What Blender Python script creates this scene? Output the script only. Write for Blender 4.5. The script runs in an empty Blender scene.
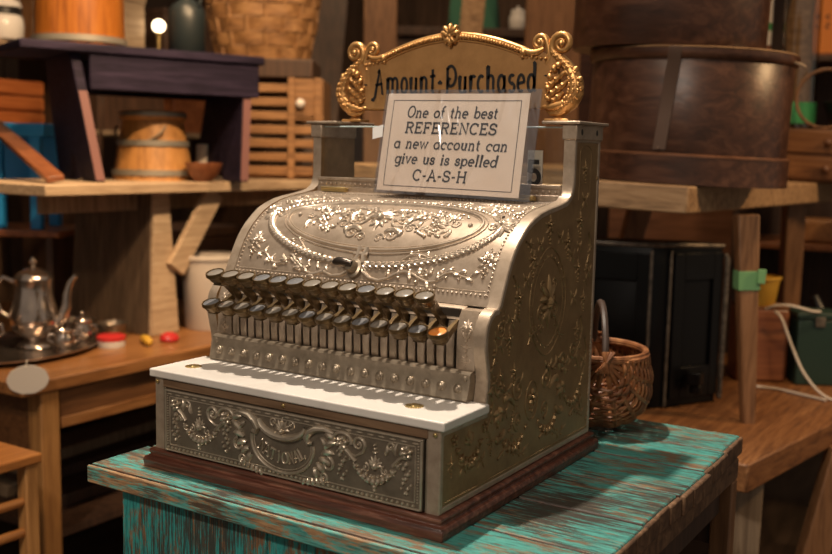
import bpy, math, random
from mathutils import Vector, Matrix
random.seed(7)
PI = math.pi
SC = bpy.context.scene
COL = SC.collection
TZ = 0.80            # height of the green table top above the floor
sin, cos = math.sin, math.cos

# ------------------------------------------------------------------ camera
cam_d = bpy.data.cameras.new('camera'); cam = bpy.data.objects.new('camera', cam_d); COL.objects.link(cam)
YAW, PIT, ROL = -0.5643, 0.1217, 0.0211
fw = Vector((sin(YAW)*cos(PIT), cos(YAW)*cos(PIT), -sin(PIT)))
r0 = Vector((cos(YAW), -sin(YAW), 0)); u0 = r0.cross(fw)
rt = cos(ROL)*r0 + sin(ROL)*u0; up = -sin(ROL)*r0 + cos(ROL)*u0
m3 = Matrix((rt, up, -fw)).transposed()
cam.matrix_world = Matrix.Translation((0.9331, -0.8654, 0.3981+TZ)) @ m3.to_4x4()
cam_d.sensor_width = 36; cam_d.lens = 998.5/832*36; cam_d.clip_start = 0.02
cam_d.dof.use_dof = True; cam_d.dof.focus_distance = 1.22; cam_d.dof.aperture_fstop = 4.6
SC.camera = cam

# ------------------------------------------------------------------ world and lamps
w = bpy.data.worlds.new('World'); SC.world = w; w.use_nodes = True
bg = w.node_tree.nodes['Background']; bg.inputs[0].default_value = (1.0, 0.83, 0.67, 1); bg.inputs[1].default_value = 0.22
def lamp(name, kind, loc, target, power, color, size, angle=70, blend=.6):
    d = bpy.data.lights.new(name, kind); d.energy = power; d.color = color
    if kind == 'SPOT': d.spot_size = math.radians(angle); d.spot_blend = blend; d.shadow_soft_size = size
    elif kind == 'AREA': d.size = size
    else: d.shadow_soft_size = size
    o = bpy.data.objects.new(name, d); COL.objects.link(o)
    o.location = Vector(loc)+Vector((0,0,TZ))
    o.rotation_euler = (Vector(target)-Vector(loc)).to_track_quat('-Z','Y').to_euler()
    return o
WARM = (1, .78, .55); AMB = (1, .66, .36)
lamp('spot_register', 'SPOT', (-.02,.24,2.0), (.25,.22,.1), 205, (1,.86,.70), .03, 50)
lamp('spot_front', 'SPOT', (.55,-1.9,1.9), (.22,.1,.15), 108, (1,.85,.70), .10, 45)
lamp('spot_tea_table', 'SPOT', (-.5,.5,2.3), (-1.15,.85,0), 120, AMB, .05, 62)
lamp('spot_bench', 'SPOT', (.10,.55,1.55), (-1.2,1.15,.42), 150, AMB, .05, 60)
lamp('spot_left_low', 'SPOT', (-.1,-.8,1.2), (-.85,.5,-.4), 26, AMB, .06, 55)
lamp('spot_measures', 'SPOT', (.0,-.1,1.9), (.3,1.2,.45), 40, (1,.76,.54), .06, 50)
lamp('spot_right', 'SPOT', (.75,.9,2.1), (.40,2.1,.1), 60, AMB, .06, 60)
lamp('spot_bench_side', 'SPOT', (1.7,1.55,1.15), (.45,1.45,.05), 52, (1,.62,.30), .06, 60)
lamp('fill_far_left', 'SPOT', (-.35,.15,1.7), (-1.65,1.0,.35), 70, AMB, .05, 45)  # added unseen fill that brightens the blue stool and far-left shelf
lamp('spot_back', 'SPOT', (-.6,1.2,2.3), (-1.0,2.8,.6), 80, AMB, .08, 80)

SC.view_settings.view_transform = 'Standard'; SC.view_settings.look = 'None'
SC.view_settings.gamma = 1; SC.view_settings.use_curve_mapping = False
SC.view_settings.exposure = 0.1

# ------------------------------------------------------------------ materials
MATS = {}
def _new(name):
    m = bpy.data.materials.new(name); m.use_nodes = True
    nt = m.node_tree; b = nt.nodes['Principled BSDF']; MATS[name] = m
    return m, nt, b
def plain(name, c, rough=.5, metal=0, **k):
    m, nt, b = _new(name)
    b.inputs['Base Color'].default_value = (*c, 1); b.inputs['Roughness'].default_value = rough; b.inputs['Metallic'].default_value = metal
    for kk, v in k.items(): b.inputs[kk].default_value = v
    return m
def ramp(nt, fac, stops):
    r = nt.nodes.new('ShaderNodeValToRGB'); e = r.color_ramp.elements
    e[0].position, e[0].color = stops[0][0], (*stops[0][1], 1); e[1].position, e[1].color = stops[-1][0], (*stops[-1][1], 1)
    for p, c in stops[1:-1]:
        x = e.new(p); x.color = (*c, 1)
    nt.links.new(fac, r.inputs[0]); return r.outputs[0]
def noise(nt, scale, mapscale=(1,1,1), detail=5, rough=.6, dist=0, loc=(0,0,0)):
    tc = nt.nodes.new('ShaderNodeTexCoord'); mp = nt.nodes.new('ShaderNodeMapping')
    mp.inputs['Scale'].default_value = mapscale; mp.inputs['Location'].default_value = loc
    n = nt.nodes.new('ShaderNodeTexNoise'); n.inputs['Scale'].default_value = scale; n.inputs['Detail'].default_value = detail
    n.inputs['Roughness'].default_value = rough; n.inputs['Distortion'].default_value = dist
    nt.links.new(tc.outputs['Object'], mp.inputs[0]); nt.links.new(mp.outputs[0], n.inputs[0])
    return n.outputs[0]
def bump(nt, b, h, s=.3, d=.002):
    bm = nt.nodes.new('ShaderNodeBump'); bm.inputs['Strength'].default_value = s; bm.inputs['Distance'].default_value = d
    nt.links.new(h, bm.inputs['Height']); nt.links.new(bm.outputs[0], b.inputs['Normal'])
def mix(nt, fac, a, b_):
    mx = nt.nodes.new('ShaderNodeMix'); mx.data_type = 'RGBA'
    nt.links.new(fac, mx.inputs[0])
    for s, v in ((6, a), (7, b_)):
        if isinstance(v, tuple): mx.inputs[s].default_value = (*v, 1)
        else: nt.links.new(v, mx.inputs[s])
    return mx.outputs[2]
def wood(name, dark, mid, light, axis='X', scale=6, rough=.5, bs=.25, streak=14):
    m, nt, b = _new(name)
    ms = {'X': (1,streak,streak), 'Y': (streak,1,streak), 'Z': (streak,streak,1)}[axis]
    n = noise(nt, scale, ms, 6, .65, .6)
    c = ramp(nt, n, [(.28, dark), (.5, mid), (.72, light)])
    nt.links.new(c, b.inputs['Base Color']); b.inputs['Roughness'].default_value = rough
    bump(nt, b, n, bs, .002); return m
def metal(name, dark, light, metallic=.8, rough=.38, scale=40, bs=.08):
    m, nt, b = _new(name)
    n = noise(nt, scale, (1,1,1), 6, .7)
    n2 = noise(nt, scale*8, (1,1,1), 3, .6)
    nt.links.new(ramp(nt, n, [(.3, dark), (.68, light)]), b.inputs['Base Color'])
    b.inputs['Metallic'].default_value = metallic; b.inputs['Roughness'].default_value = rough
    bump(nt, b, n2, bs, .0006); return m
def worn_paint(name, axis, paint, paint2, bare, dark, amount=.5):
    m, nt, b = _new(name)
    ms = {'X': (1,10,10), 'Y': (10,1,10), 'Z': (10,10,1)}[axis]
    n1 = noise(nt, 15, ms, 10, .8, .5); n2 = noise(nt, 9, tuple(1 if q == 1 else 3 for q in ms), 8, .75, .5, (3,1,2)); n3 = noise(nt, 34, ms, 6, .7, 0, (5,5,5))
    ad = nt.nodes.new('ShaderNodeMath'); ad.operation = 'ADD'
    nt.links.new(n1, ad.inputs[0]); nt.links.new(n2, ad.inputs[1])
    g = lambda a, bb: ramp(nt, ad.outputs[0], [(a, (0,0,0)), (bb, (1,1,1))])
    pc = ramp(nt, n3, [(.36, paint2), (.5, paint), (.72, tuple(min(1, q*1.25+.02) for q in paint))])
    bare_c = ramp(nt, n3, [(.3, dark), (.62, bare)])
    hf = nt.nodes.new('ShaderNodeMath'); hf.operation = 'MULTIPLY'; hf.inputs[1].default_value = .5
    nt.links.new(ad.outputs[0], hf.inputs[0])
    fac = ramp(nt, hf.outputs[0], [(amount-.018, (0,0,0)), (amount+.018, (1,1,1))])
    ms2 = tuple(1 if q == 1 else 22 for q in ms); n4 = noise(nt, 16, ms2, 5, .7, .3, (9,2,7)); n5 = noise(nt, 5, (1,1,1), 3, .5, 0, (1,8,2))
    m2 = nt.nodes.new('ShaderNodeMath'); m2.operation = 'ADD'; nt.links.new(n4, m2.inputs[0]); nt.links.new(n5, m2.inputs[1])
    h2 = nt.nodes.new('ShaderNodeMath'); h2.operation = 'MULTIPLY'; h2.inputs[1].default_value = .5; nt.links.new(m2.outputs[0], h2.inputs[0])
    f2 = ramp(nt, h2.outputs[0], [(.500, (0,0,0)), (.535, (1,1,1))])
    nt.links.new(mix(nt, f2, mix(nt, fac, pc, bare_c), dark), b.inputs['Base Color']); b.inputs['Roughness'].default_value = .55
    bump(nt, b, n1, .35, .002); return m

NICKEL = metal('antique_nickel', (.35,.265,.19), (.55,.44,.335), .6, .38)
NICKEL2 = metal('dull_nickel', (.22,.175,.125), (.36,.295,.22), .65, .36)
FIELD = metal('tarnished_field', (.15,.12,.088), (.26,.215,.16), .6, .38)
LIDF = metal('lid_field_shaded', (.29,.22,.158), (.46,.365,.28), .6, .38)  # field toned down, painting in the shade around the lid relief
LIDR = metal('lid_relief_lit', (.45,.36,.275), (.64,.53,.42), .7, .30)  # raised ornament made brighter, painting in its highlights
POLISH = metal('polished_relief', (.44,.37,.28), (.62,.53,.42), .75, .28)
BRASSY = metal('aged_brass', (.22,.135,.06), (.34,.215,.10), .5, .44)
BRASSR = metal('aged_brass_relief', (.22,.14,.06), (.34,.22,.105), .6, .36)
KEYM = metal('key_brass', (.10,.062,.026), (.22,.145,.065), .7, .34)
BRIGHT = plain('polished_brass', (.62,.46,.20), .28, .9)
GOLD = metal('gold_sign', (.42,.205,.062), (.60,.33,.12), .7, .36)
GOLDP = metal('gold_paint', (.33,.165,.055), (.50,.265,.095), .4, .48, 16)
SHADELEG = wood('shaded_weathered_leg', (.035,.022,.013), (.085,.055,.034), (.14,.095,.06), 'Z', 6, .7, .4)  # dark tone paints the shaded wide face of the plank bench leg
DARKM = plain('dark_recess', (.03,.022,.015), .6)
BLACK = plain('black_paint', (.012,.011,.011), .35)
INK = plain('black_ink', (.03,.028,.03), .7)
MARBLE = None
m, nt, b = _new('marble'); n = noise(nt, 7, (1,1,1), 8, .6, 1.2)
nt.links.new(ramp(nt, n, [(.35, (.57,.525,.475)), (.55, (.69,.645,.59))]), b.inputs['Base Color']); b.inputs['Roughness'].default_value = .28; MARBLE = m
BASEW = wood('mahogany_base', (.035,.012,.008), (.11,.038,.023), (.27,.12,.075), 'X', 9, .30, .45)
BASEWY = wood('mahogany_rail', (.09,.05,.025), (.17,.10,.055), (.22,.135,.075), 'X', 9, .45, .2)
TQ = worn_paint('turquoise_top', 'X', (.060,.285,.250), (.015,.095,.090), (.25,.145,.075), (.040,.034,.026), .520)
TQE = worn_paint('turquoise_edge', 'X', (.11,.38,.33), (.03,.17,.155), (.48,.28,.14), (.10,.07,.045), .500)
TQP = worn_paint('turquoise_panel', 'Z', (.035,.31,.29), (.015,.13,.135), (.30,.13,.05), (.05,.06,.05), .525)
RAW = wood('raw_end_wood', (.045,.022,.011), (.13,.066,.032), (.25,.14,.07), 'X', 10, .7, .6, 6)
ORW = wood('table_wood', (.12,.05,.018), (.27,.12,.042), (.38,.19,.075), 'Y', 6, .32, .15)
ORR = wood('orange_rack_wood', (.24,.09,.024), (.42,.17,.045), (.52,.24,.075), 'Y', 6, .4, .15)
ORWZ = wood('orange_leg_wood', (.24,.11,.035), (.42,.21,.07), (.52,.28,.10), 'Z', 6, .5, .15)
ORWD = wood('dark_apron_wood', (.07,.03,.012), (.14,.06,.022), (.20,.09,.035), 'Y', 6, .5, .15)
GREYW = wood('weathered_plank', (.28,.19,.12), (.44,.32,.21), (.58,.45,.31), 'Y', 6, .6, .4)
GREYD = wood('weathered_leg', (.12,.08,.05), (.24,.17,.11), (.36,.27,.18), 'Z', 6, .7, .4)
TANW = wood('tan_plank', (.14,.08,.04), (.33,.20,.10), (.47,.31,.17), 'X', 7, .65, .4, 10)
TANZ = wood('tan_post', (.09,.04,.017), (.21,.10,.042), (.29,.15,.07), 'Z', 7, .55, .3)
TANY = wood('tan_shelf', (.07,.027,.01), (.19,.078,.026), (.29,.135,.05), 'Y', 7, .5, .3)
DKW = wood('dark_brown_wood', (.025,.013,.008), (.055,.028,.017), (.10,.05,.03), 'Z', 5, .55, .2)
DKWX = wood('measure_wood', (.022,.009,.005), (.060,.024,.013), (.12,.054,.030), 'X', 5, .36, .3, 9)
DKRIM = wood('measure_rim_wood', (.07,.028,.013), (.13,.055,.026), (.19,.085,.045), 'X', 6, .4, .25, 9)
PURP = wood('purple_paint', (.007,.005,.012), (.015,.011,.025), (.036,.026,.054), 'X', 6, .6, .2)
PURP.node_tree.nodes['Principled BSDF'].inputs['Specular IOR Level'].default_value = .15
PURPW = plain('worn_purple_edge', (.17,.075,.07), .6)
BLUE = plain('blue_paint', (.02,.30,.72), .4)
AMBER = wood('amber_wood', (.15,.045,.008), (.29,.095,.014), (.38,.145,.024), 'Z', 5, .3, .1)
BUCK = wood('bucket_wood', (.26,.12,.035), (.42,.20,.06), (.52,.27,.09), 'Z', 6, .5, .1)
HOOP = plain('zinc_hoop', (.30,.28,.24), .45, .5)
REDW = wood('red_brown_wood', (.10,.03,.012), (.20,.07,.03), (.28,.11,.045), 'X', 5, .35, .15)
REDWY = wood('red_shelf_wood', (.14,.045,.018), (.28,.10,.035), (.36,.14,.055), 'Y', 5, .4, .15)
CRATE = wood('crate_slat_wood', (.11,.05,.02), (.25,.125,.05), (.36,.20,.09), 'X', 6, .6, .2)
SILVER = metal('tarnished_silver', (.32,.27,.24), (.62,.54,.48), .95, .16, 14, .6)
WICK = wood('wicker', (.07,.022,.008), (.22,.08,.026), (.38,.17,.065), 'X', 14, .5, .2, 3)
WICKL = wood('ash_splint', (.12,.052,.018), (.27,.135,.05), (.40,.23,.10), 'X', 14, .6, .2, 3)
STEELB = plain('black_steel', (.004,.004,.0045), .38, 0)
STEELB.node_tree.nodes['Principled BSDF'].inputs['Specular IOR Level'].default_value = .2
WORN = metal('worn_black_edge', (.02,.018,.016), (.22,.18,.14), .4, .5, 60)
CERAM = plain('white_glaze', (.66,.63,.60), .25)
BINW = plain('cream_enamel', (.55,.50,.45), .45)
GREENL = plain('green_label', (.05,.30,.10), .5)
GREENT = plain('green_tape', (.16,.36,.16), .45)
GREEND = plain('dark_green_paint', (.012,.035,.025), .5)
CLOTHG = plain('green_cloth', (.04,.14,.09), .9)
OFFW = plain('off_white', (.78,.72,.63), .7)
ORANGEP = plain('orange_paint', (.62,.20,.03), .5)
YELLOW = plain('yellow_paint', (.56,.33,.04), .5)
RED = plain('red_tin', (.48,.03,.03), .3)
TEAL = plain('dark_teal_glass', (.012,.018,.020), .42)
TAGW = plain('plaque_white', (.62,.58,.53), .7)
WIRE = plain('white_cable', (.62,.55,.47), .5)
PAPER = None
m, nt, b = _new('cream_paper'); n = noise(nt, 22, (1,1,1), 3, .5)
nt.links.new(ramp(nt, n, [(.3, (.82,.63,.45)), (.7, (.88,.70,.52))]), b.inputs['Base Color']); b.inputs['Roughness'].default_value = .75; PAPER = m
def clear(name, tint, gloss=.08, rough=.05, bumpy=0):
    m, nt, b = _new(name); nt.nodes.remove(b); out = nt.nodes['Material Output']
    t = nt.nodes.new('ShaderNodeBsdfTransparent'); t.inputs[0].default_value = (*tint, 1)
    g = nt.nodes.new('ShaderNodeBsdfGlossy'); g.inputs['Roughness'].default_value = rough
    mx = nt.nodes.new('ShaderNodeMixShader'); mx.inputs[0].default_value = gloss
    nt.links.new(t.outputs[0], mx.inputs[1]); nt.links.new(g.outputs[0], mx.inputs[2]); nt.links.new(mx.outputs[0], out.inputs[0])
    if bumpy:
        nn = noise(nt, 18, (1,.5,.5), 3, .5, 1.0); bm = nt.nodes.new('ShaderNodeBump'); bm.inputs['Strength'].default_value = bumpy; bm.inputs['Distance'].default_value = .01
        nt.links.new(nn, bm.inputs['Height']); nt.links.new(bm.outputs[0], g.inputs['Normal'])
    return m
GLASS = clear('window_glass', (.96,.97,.96), .03, .02)
SLEEVE = clear('plastic_sleeve', (.94,.95,.98), .13, .18, .8)
CLEARP = clear('clear_tube', (.72,.70,.66), .15, .1)
GLEDGE = plain('glass_edge', (.50,.62,.60), .1)
FLOORM = wood('floor_boards', (.03,.02,.012), (.07,.045,.028), (.11,.07,.045), 'Y', 3, .5, .2, 8)
WALLM = wood('wall_boards', (.05,.026,.014), (.10,.055,.03), (.16,.09,.05), 'Z', 3, .7, .3, 8)

# ------------------------------------------------------------------ mesh helpers
class MB:
    def __init__(s): s.v = []; s.f = []; s.mi = []; s.cur = 0; s.M = None
    def add(s, vs, fs):
        o = len(s.v)
        for p in vs:
            p = Vector(p); s.v.append(s.M @ p if s.M is not None else p)
        for f in fs: s.f.append([i+o for i in f]); s.mi.append(s.cur)
        return s
    def box(s, a, b):
        (x0,y0,z0), (x1,y1,z1) = a, b
        return s.add([(x0,y0,z0),(x1,y0,z0),(x1,y1,z0),(x0,y1,z0),(x0,y0,z1),(x1,y0,z1),(x1,y1,z1),(x0,y1,z1)],
              [(0,3,2,1),(4,5,6,7),(0,1,5,4),(1,2,6,5),(2,3,7,6),(3,0,4,7)])
    def loft(s, rings, closed=True, caps=True):
        n = len(rings[0]); vs = [p for r in rings for p in r]; fs = []
        for i in range(len(rings)-1):
            for j in range(n if closed else n-1):
                k = (j+1) % n; fs.append((i*n+j, i*n+k, (i+1)*n+k, (i+1)*n+j))
        if caps and closed:
            fs.append(tuple(reversed(range(n)))); fs.append(tuple((len(rings)-1)*n+j for j in range(n)))
        return s.add(vs, fs)
    def prism(s, poly, fn, d0, d1):          # fn(a, b, d) -> point ; poly in (a, b)
        return s.loft([[fn(a,b,d0) for a,b in poly], [fn(a,b,d1) for a,b in poly]])
    def tube(s, pts, rad, seg=8, caps=True, flat=1.0):
        pts = [Vector(p) for p in pts]; n = len(pts)
        if not isinstance(rad, (list, tuple)): rad = [rad]*n
        rings = []; nrm = None
        for i, p in enumerate(pts):
            t = (pts[min(i+1,n-1)]-pts[max(i-1,0)]).normalized()
            if nrm is None:
                nrm = t.orthogonal().normalized()
                if abs(t.z) < .9: nrm = (Vector((0,0,1)) - t*t.z).normalized()
            else:
                nrm = (nrm - t*nrm.dot(t)).normalized()
            bn = t.cross(nrm)
            rings.append([p + (nrm*cos(2*PI*j/seg) + bn*sin(2*PI*j/seg)*flat)*rad[i] for j in range(seg)])
        return s.loft(rings, True, caps)
    def lathe(s, prof, seg=24, c=(0,0,0), sx=1, sy=1, caps=True):
        rings = [[(c[0]+r*sx*cos(2*PI*j/seg), c[1]+r*sy*sin(2*PI*j/seg), c[2]+z) for j in range(seg)] for r, z in prof]
        return s.loft(rings, True, caps)
    def ball(s, c, r, seg=8, rings=5, sc=(1,1,1)):
        prof = [(max(r*sin(PI*i/rings),1e-5), -r*cos(PI*i/rings)) for i in range(rings+1)]
        R = [[(c[0]+q*sc[0]*cos(2*PI*j/seg), c[1]+q*sc[1]*sin(2*PI*j/seg), c[2]+z*sc[2]) for j in range(seg)] for q, z in prof]
        return s.loft(R)
    def bar(s, a, b, w, h, upv=(0,0,1), w2=None, h2=None):   # board from a to b, w wide (sideways), h thick (along upv)
        a, b = Vector(a), Vector(b); t = (b-a).normalized(); u = Vector(upv); u = (u - t*u.dot(t)).normalized(); sd = t.cross(u)
        rings = []
        for p, ww, hh in ((a, w, h), (b, w2 or w, h2 or h)):
            rings.append([p+sd*ww/2+u*hh/2, p-sd*ww/2+u*hh/2, p-sd*ww/2-u*hh/2, p+sd*ww/2-u*hh/2])
        return s.loft(rings)
    def build(s, name, mats, parent=None, loc=None, rz=0, bevel=0, smooth=True, angle=40, seg=2, rot=None):
        me = bpy.data.meshes.new(name); me.from_pydata([tuple(v) for v in s.v], [], s.f)
        if not isinstance(mats, (list, tuple)): mats = [mats]
        for m in mats: me.materials.append(m)
        me.polygons.foreach_set('material_index', s.mi); me.validate()
        import bmesh
        bm = bmesh.new(); bm.from_mesh(me); bmesh.ops.recalc_face_normals(bm, faces=bm.faces); bm.to_mesh(me); bm.free()
        if smooth:
            me.polygons.foreach_set('use_smooth', [True]*len(me.polygons)); me.set_sharp_from_angle(angle=math.radians(angle))
        o = bpy.data.objects.new(name, me); COL.objects.link(o)
        if parent: o.parent = parent
        if loc is not None: o.location = (loc[0], loc[1], loc[2]+(0 if parent else TZ))
        if rot: o.rotation_euler = rot
        else: o.rotation_euler = (0,0,rz)
        if bevel:
            md = o.modifiers.new('bevel', 'BEVEL'); md.width = bevel; md.segments = seg; md.limit_method = 'ANGLE'; md.angle_limit = math.radians(35)
        return o
def tag(o, label, cat, group=None, kind=None):
    o['label'] = label; o['category'] = cat
    if group: o['group'] = group
    if kind: o['kind'] = kind
    return o
def thing(name, label, cat, loc, rz=0, group=None, rot=None):
    o = bpy.data.objects.new(name, None); COL.objects.link(o); o.empty_display_size = .05
    o.location = (loc[0], loc[1], loc[2]+TZ); o.rotation_euler = rot or (0,0,rz)
    return tag(o, label, cat, group)

# ------------------------------------------------------------------ relief (chased ornament laid on a surface)
class Relief:
    def __init__(s, mb, surf): s.mb = mb; s.s = surf
    def tube(s, pts, r, h=1.0, seg=5):
        n = len(pts)
        if not isinstance(r, (list, tuple)): r = [r]*n
        rings = []
        for i in range(n):
            a, b = pts[max(i-1,0)], pts[min(i+1,n-1)]
            dx, dy = b[0]-a[0], b[1]-a[1]; l = math.hypot(dx, dy) or 1; nx, ny = -dy/l, dx/l
            rings.append([s.s(pts[i][0]+nx*cos(PI*j/seg)*r[i], pts[i][1]+ny*cos(PI*j/seg)*r[i], (sin(PI*j/seg)*h)*r[i]-.0002) for j in range(seg+1)])
        s.mb.loft(rings, False, False)
    def dome(s, u, v, ru, rv=None, rot=0, h=None, seg=7, rings=3):
        rv = rv or ru; h = h or min(ru, rv)*.9; c, sn = cos(rot), sin(rot); R = []
        for i in range(rings+1):
            a = PI/2*i/rings; k = max(cos(a), .02); z = sin(a)*h-.0002
            R.append([s.s(u+(ru*k*cos(2*PI*j/seg))*c-(rv*k*sin(2*PI*j/seg))*sn, v+(ru*k*cos(2*PI*j/seg))*sn+(rv*k*sin(2*PI*j/seg))*c, z) for j in range(seg)])
        s.mb.loft(R, True, True)
    def leaf(s, u, v, ang, L, w, bend=0, h=.8):
        pts, r = [], []
        for i in range(7):
            t = i/6; a = ang + bend*t
            pts.append((u, v)); r.append(max(w*(sin(PI*min(t*.85+.12,1))**.8), w*.06)); u += cos(a)*L/6; v += sin(a)*L/6
        s.tube(pts, r, h, 4)
    def spiral(s, u, v, R, a0, turns, w, dirn=1, lead=None):
        pts, r = [], []
        n = int(14*turns)+4
        if lead:
            for i, p in enumerate(lead): pts.append(p); r.append(w*(.5+.5*i/len(lead)))
        for i in range(n+1):
            t = i/n; q = R*(1-.82*t); a = a0+dirn*2*PI*turns*t
            pts.append((u+q*cos(a), v+q*sin(a))); r.append(w*(1-.45*t))
        s.tube(pts, r, .9); s.dome(u, v, R*.22, h=R*.22)
    def flower(s, u, v, R, n=5, a0=.3):
        for k in range(n): a = a0+2*PI*k/n; s.dome(u+R*.62*cos(a), v+R*.62*sin(a), R*.42, R*.34, a, R*.4, 6, 2)
        s.dome(u, v, R*.34, h=R*.55, seg=6)
    def beads(s, pts, r, gap):
        acc = 0
        for (a, b), (c, d) in zip(pts[:-1], pts[1:]):
            L = math.hypot(c-a, d-b); t = acc
            while t < L: s.dome(a+(c-a)*t/L, b+(d-b)*t/L, r, seg=6, rings=2); t += gap
            acc = t-L
    def palmette(s, u, v, R, ang=PI/2, n=5, w=.2):
        for k in range(n):
            q = (k-(n-1)/2)/((n-1)/2); s.leaf(u, v, ang+q*1.15, R*(1-.3*abs(q)), R*w, q*.7)
        s.dome(u, v, R*.22, h=R*.25)
    def drop(s, u, v, R, sgn=-1):              # pendant of leaves and buds
        s.flower(u, v, R, 5)
        for d in (-1, 1):
            s.leaf(u+d*R*.3, v, (0 if d > 0 else PI), R*1.7, R*.34, -.6*d*sgn); s.leaf(u+d*R*.3, v+sgn*R*.5, (PI/2*sgn+d*.8*-sgn), R*1.4, R*.3, .3*d)
        for k, q in enumerate((1.5, 2.3, 2.95)): s.dome(u, v+sgn*R*q, R*(.42-.1*k), h=R*.36)
        for d in (-1, 1): s.dome(u+d*R*.5, v+sgn*R*1.9, R*.22, h=R*.2)
        s.leaf(u, v-sgn*R*.5, -PI/2*sgn, R*1.3, R*.3); s.dome(u, v-sgn*R*2, R*.2)
    def swag(s, p, q, sag, r, n=9):
        for k in range(n+1):
            t = k/n; u = p[0]+(q[0]-p[0])*t; v = p[1]+(q[1]-p[1])*t-sag*4*t*(1-t)
            R = r*(.7+.6*sin(PI*t)); s.dome(u, v, R, h=R*.9, seg=6, rings=2)
            a = k*2.4
            for d in (0, 2.2, 4.1): s.dome(u+R*1.05*cos(a+d), v+R*1.05*sin(a+d), R*.48, h=R*.5, seg=5, rings=2)
    def acanthus(s, u, v, R, ang, dirn, n=5):
        for k in range(n):
            t = k/(n-1); a = ang+dirn*(t*1.7); s.leaf(u+R*.25*k*cos(ang+dirn*t*.8), v+R*.25*k*sin(ang+dirn*t*.8), a+dirn*.5, R*(.9-.3*t), R*.22, dirn*.9)
    def foliage(s, u, v, L, ang, dirn, R):     # running wavy stem with curled leaves
        pts = []
        for i in range(13):
            t = i/12; q = sin(t*2*PI)*L*.09
            pts.append((u+cos(ang)*L*t-sin(ang)*q, v+sin(ang)*L*t+cos(ang)*q))
        s.tube(pts, [R*.30*(1-.5*i/12) for i in range(13)], .9)
        for i in (2, 4, 6, 8, 10):
            d = 1 if i % 4 else -1
            s.leaf(*pts[i], ang+d*.9, R*1.5, R*.36, d*1.4*dirn); s.dome(pts[i][0]-sin(ang)*-d*R*.7, pts[i][1]-d*R*.7, R*.3)

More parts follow.
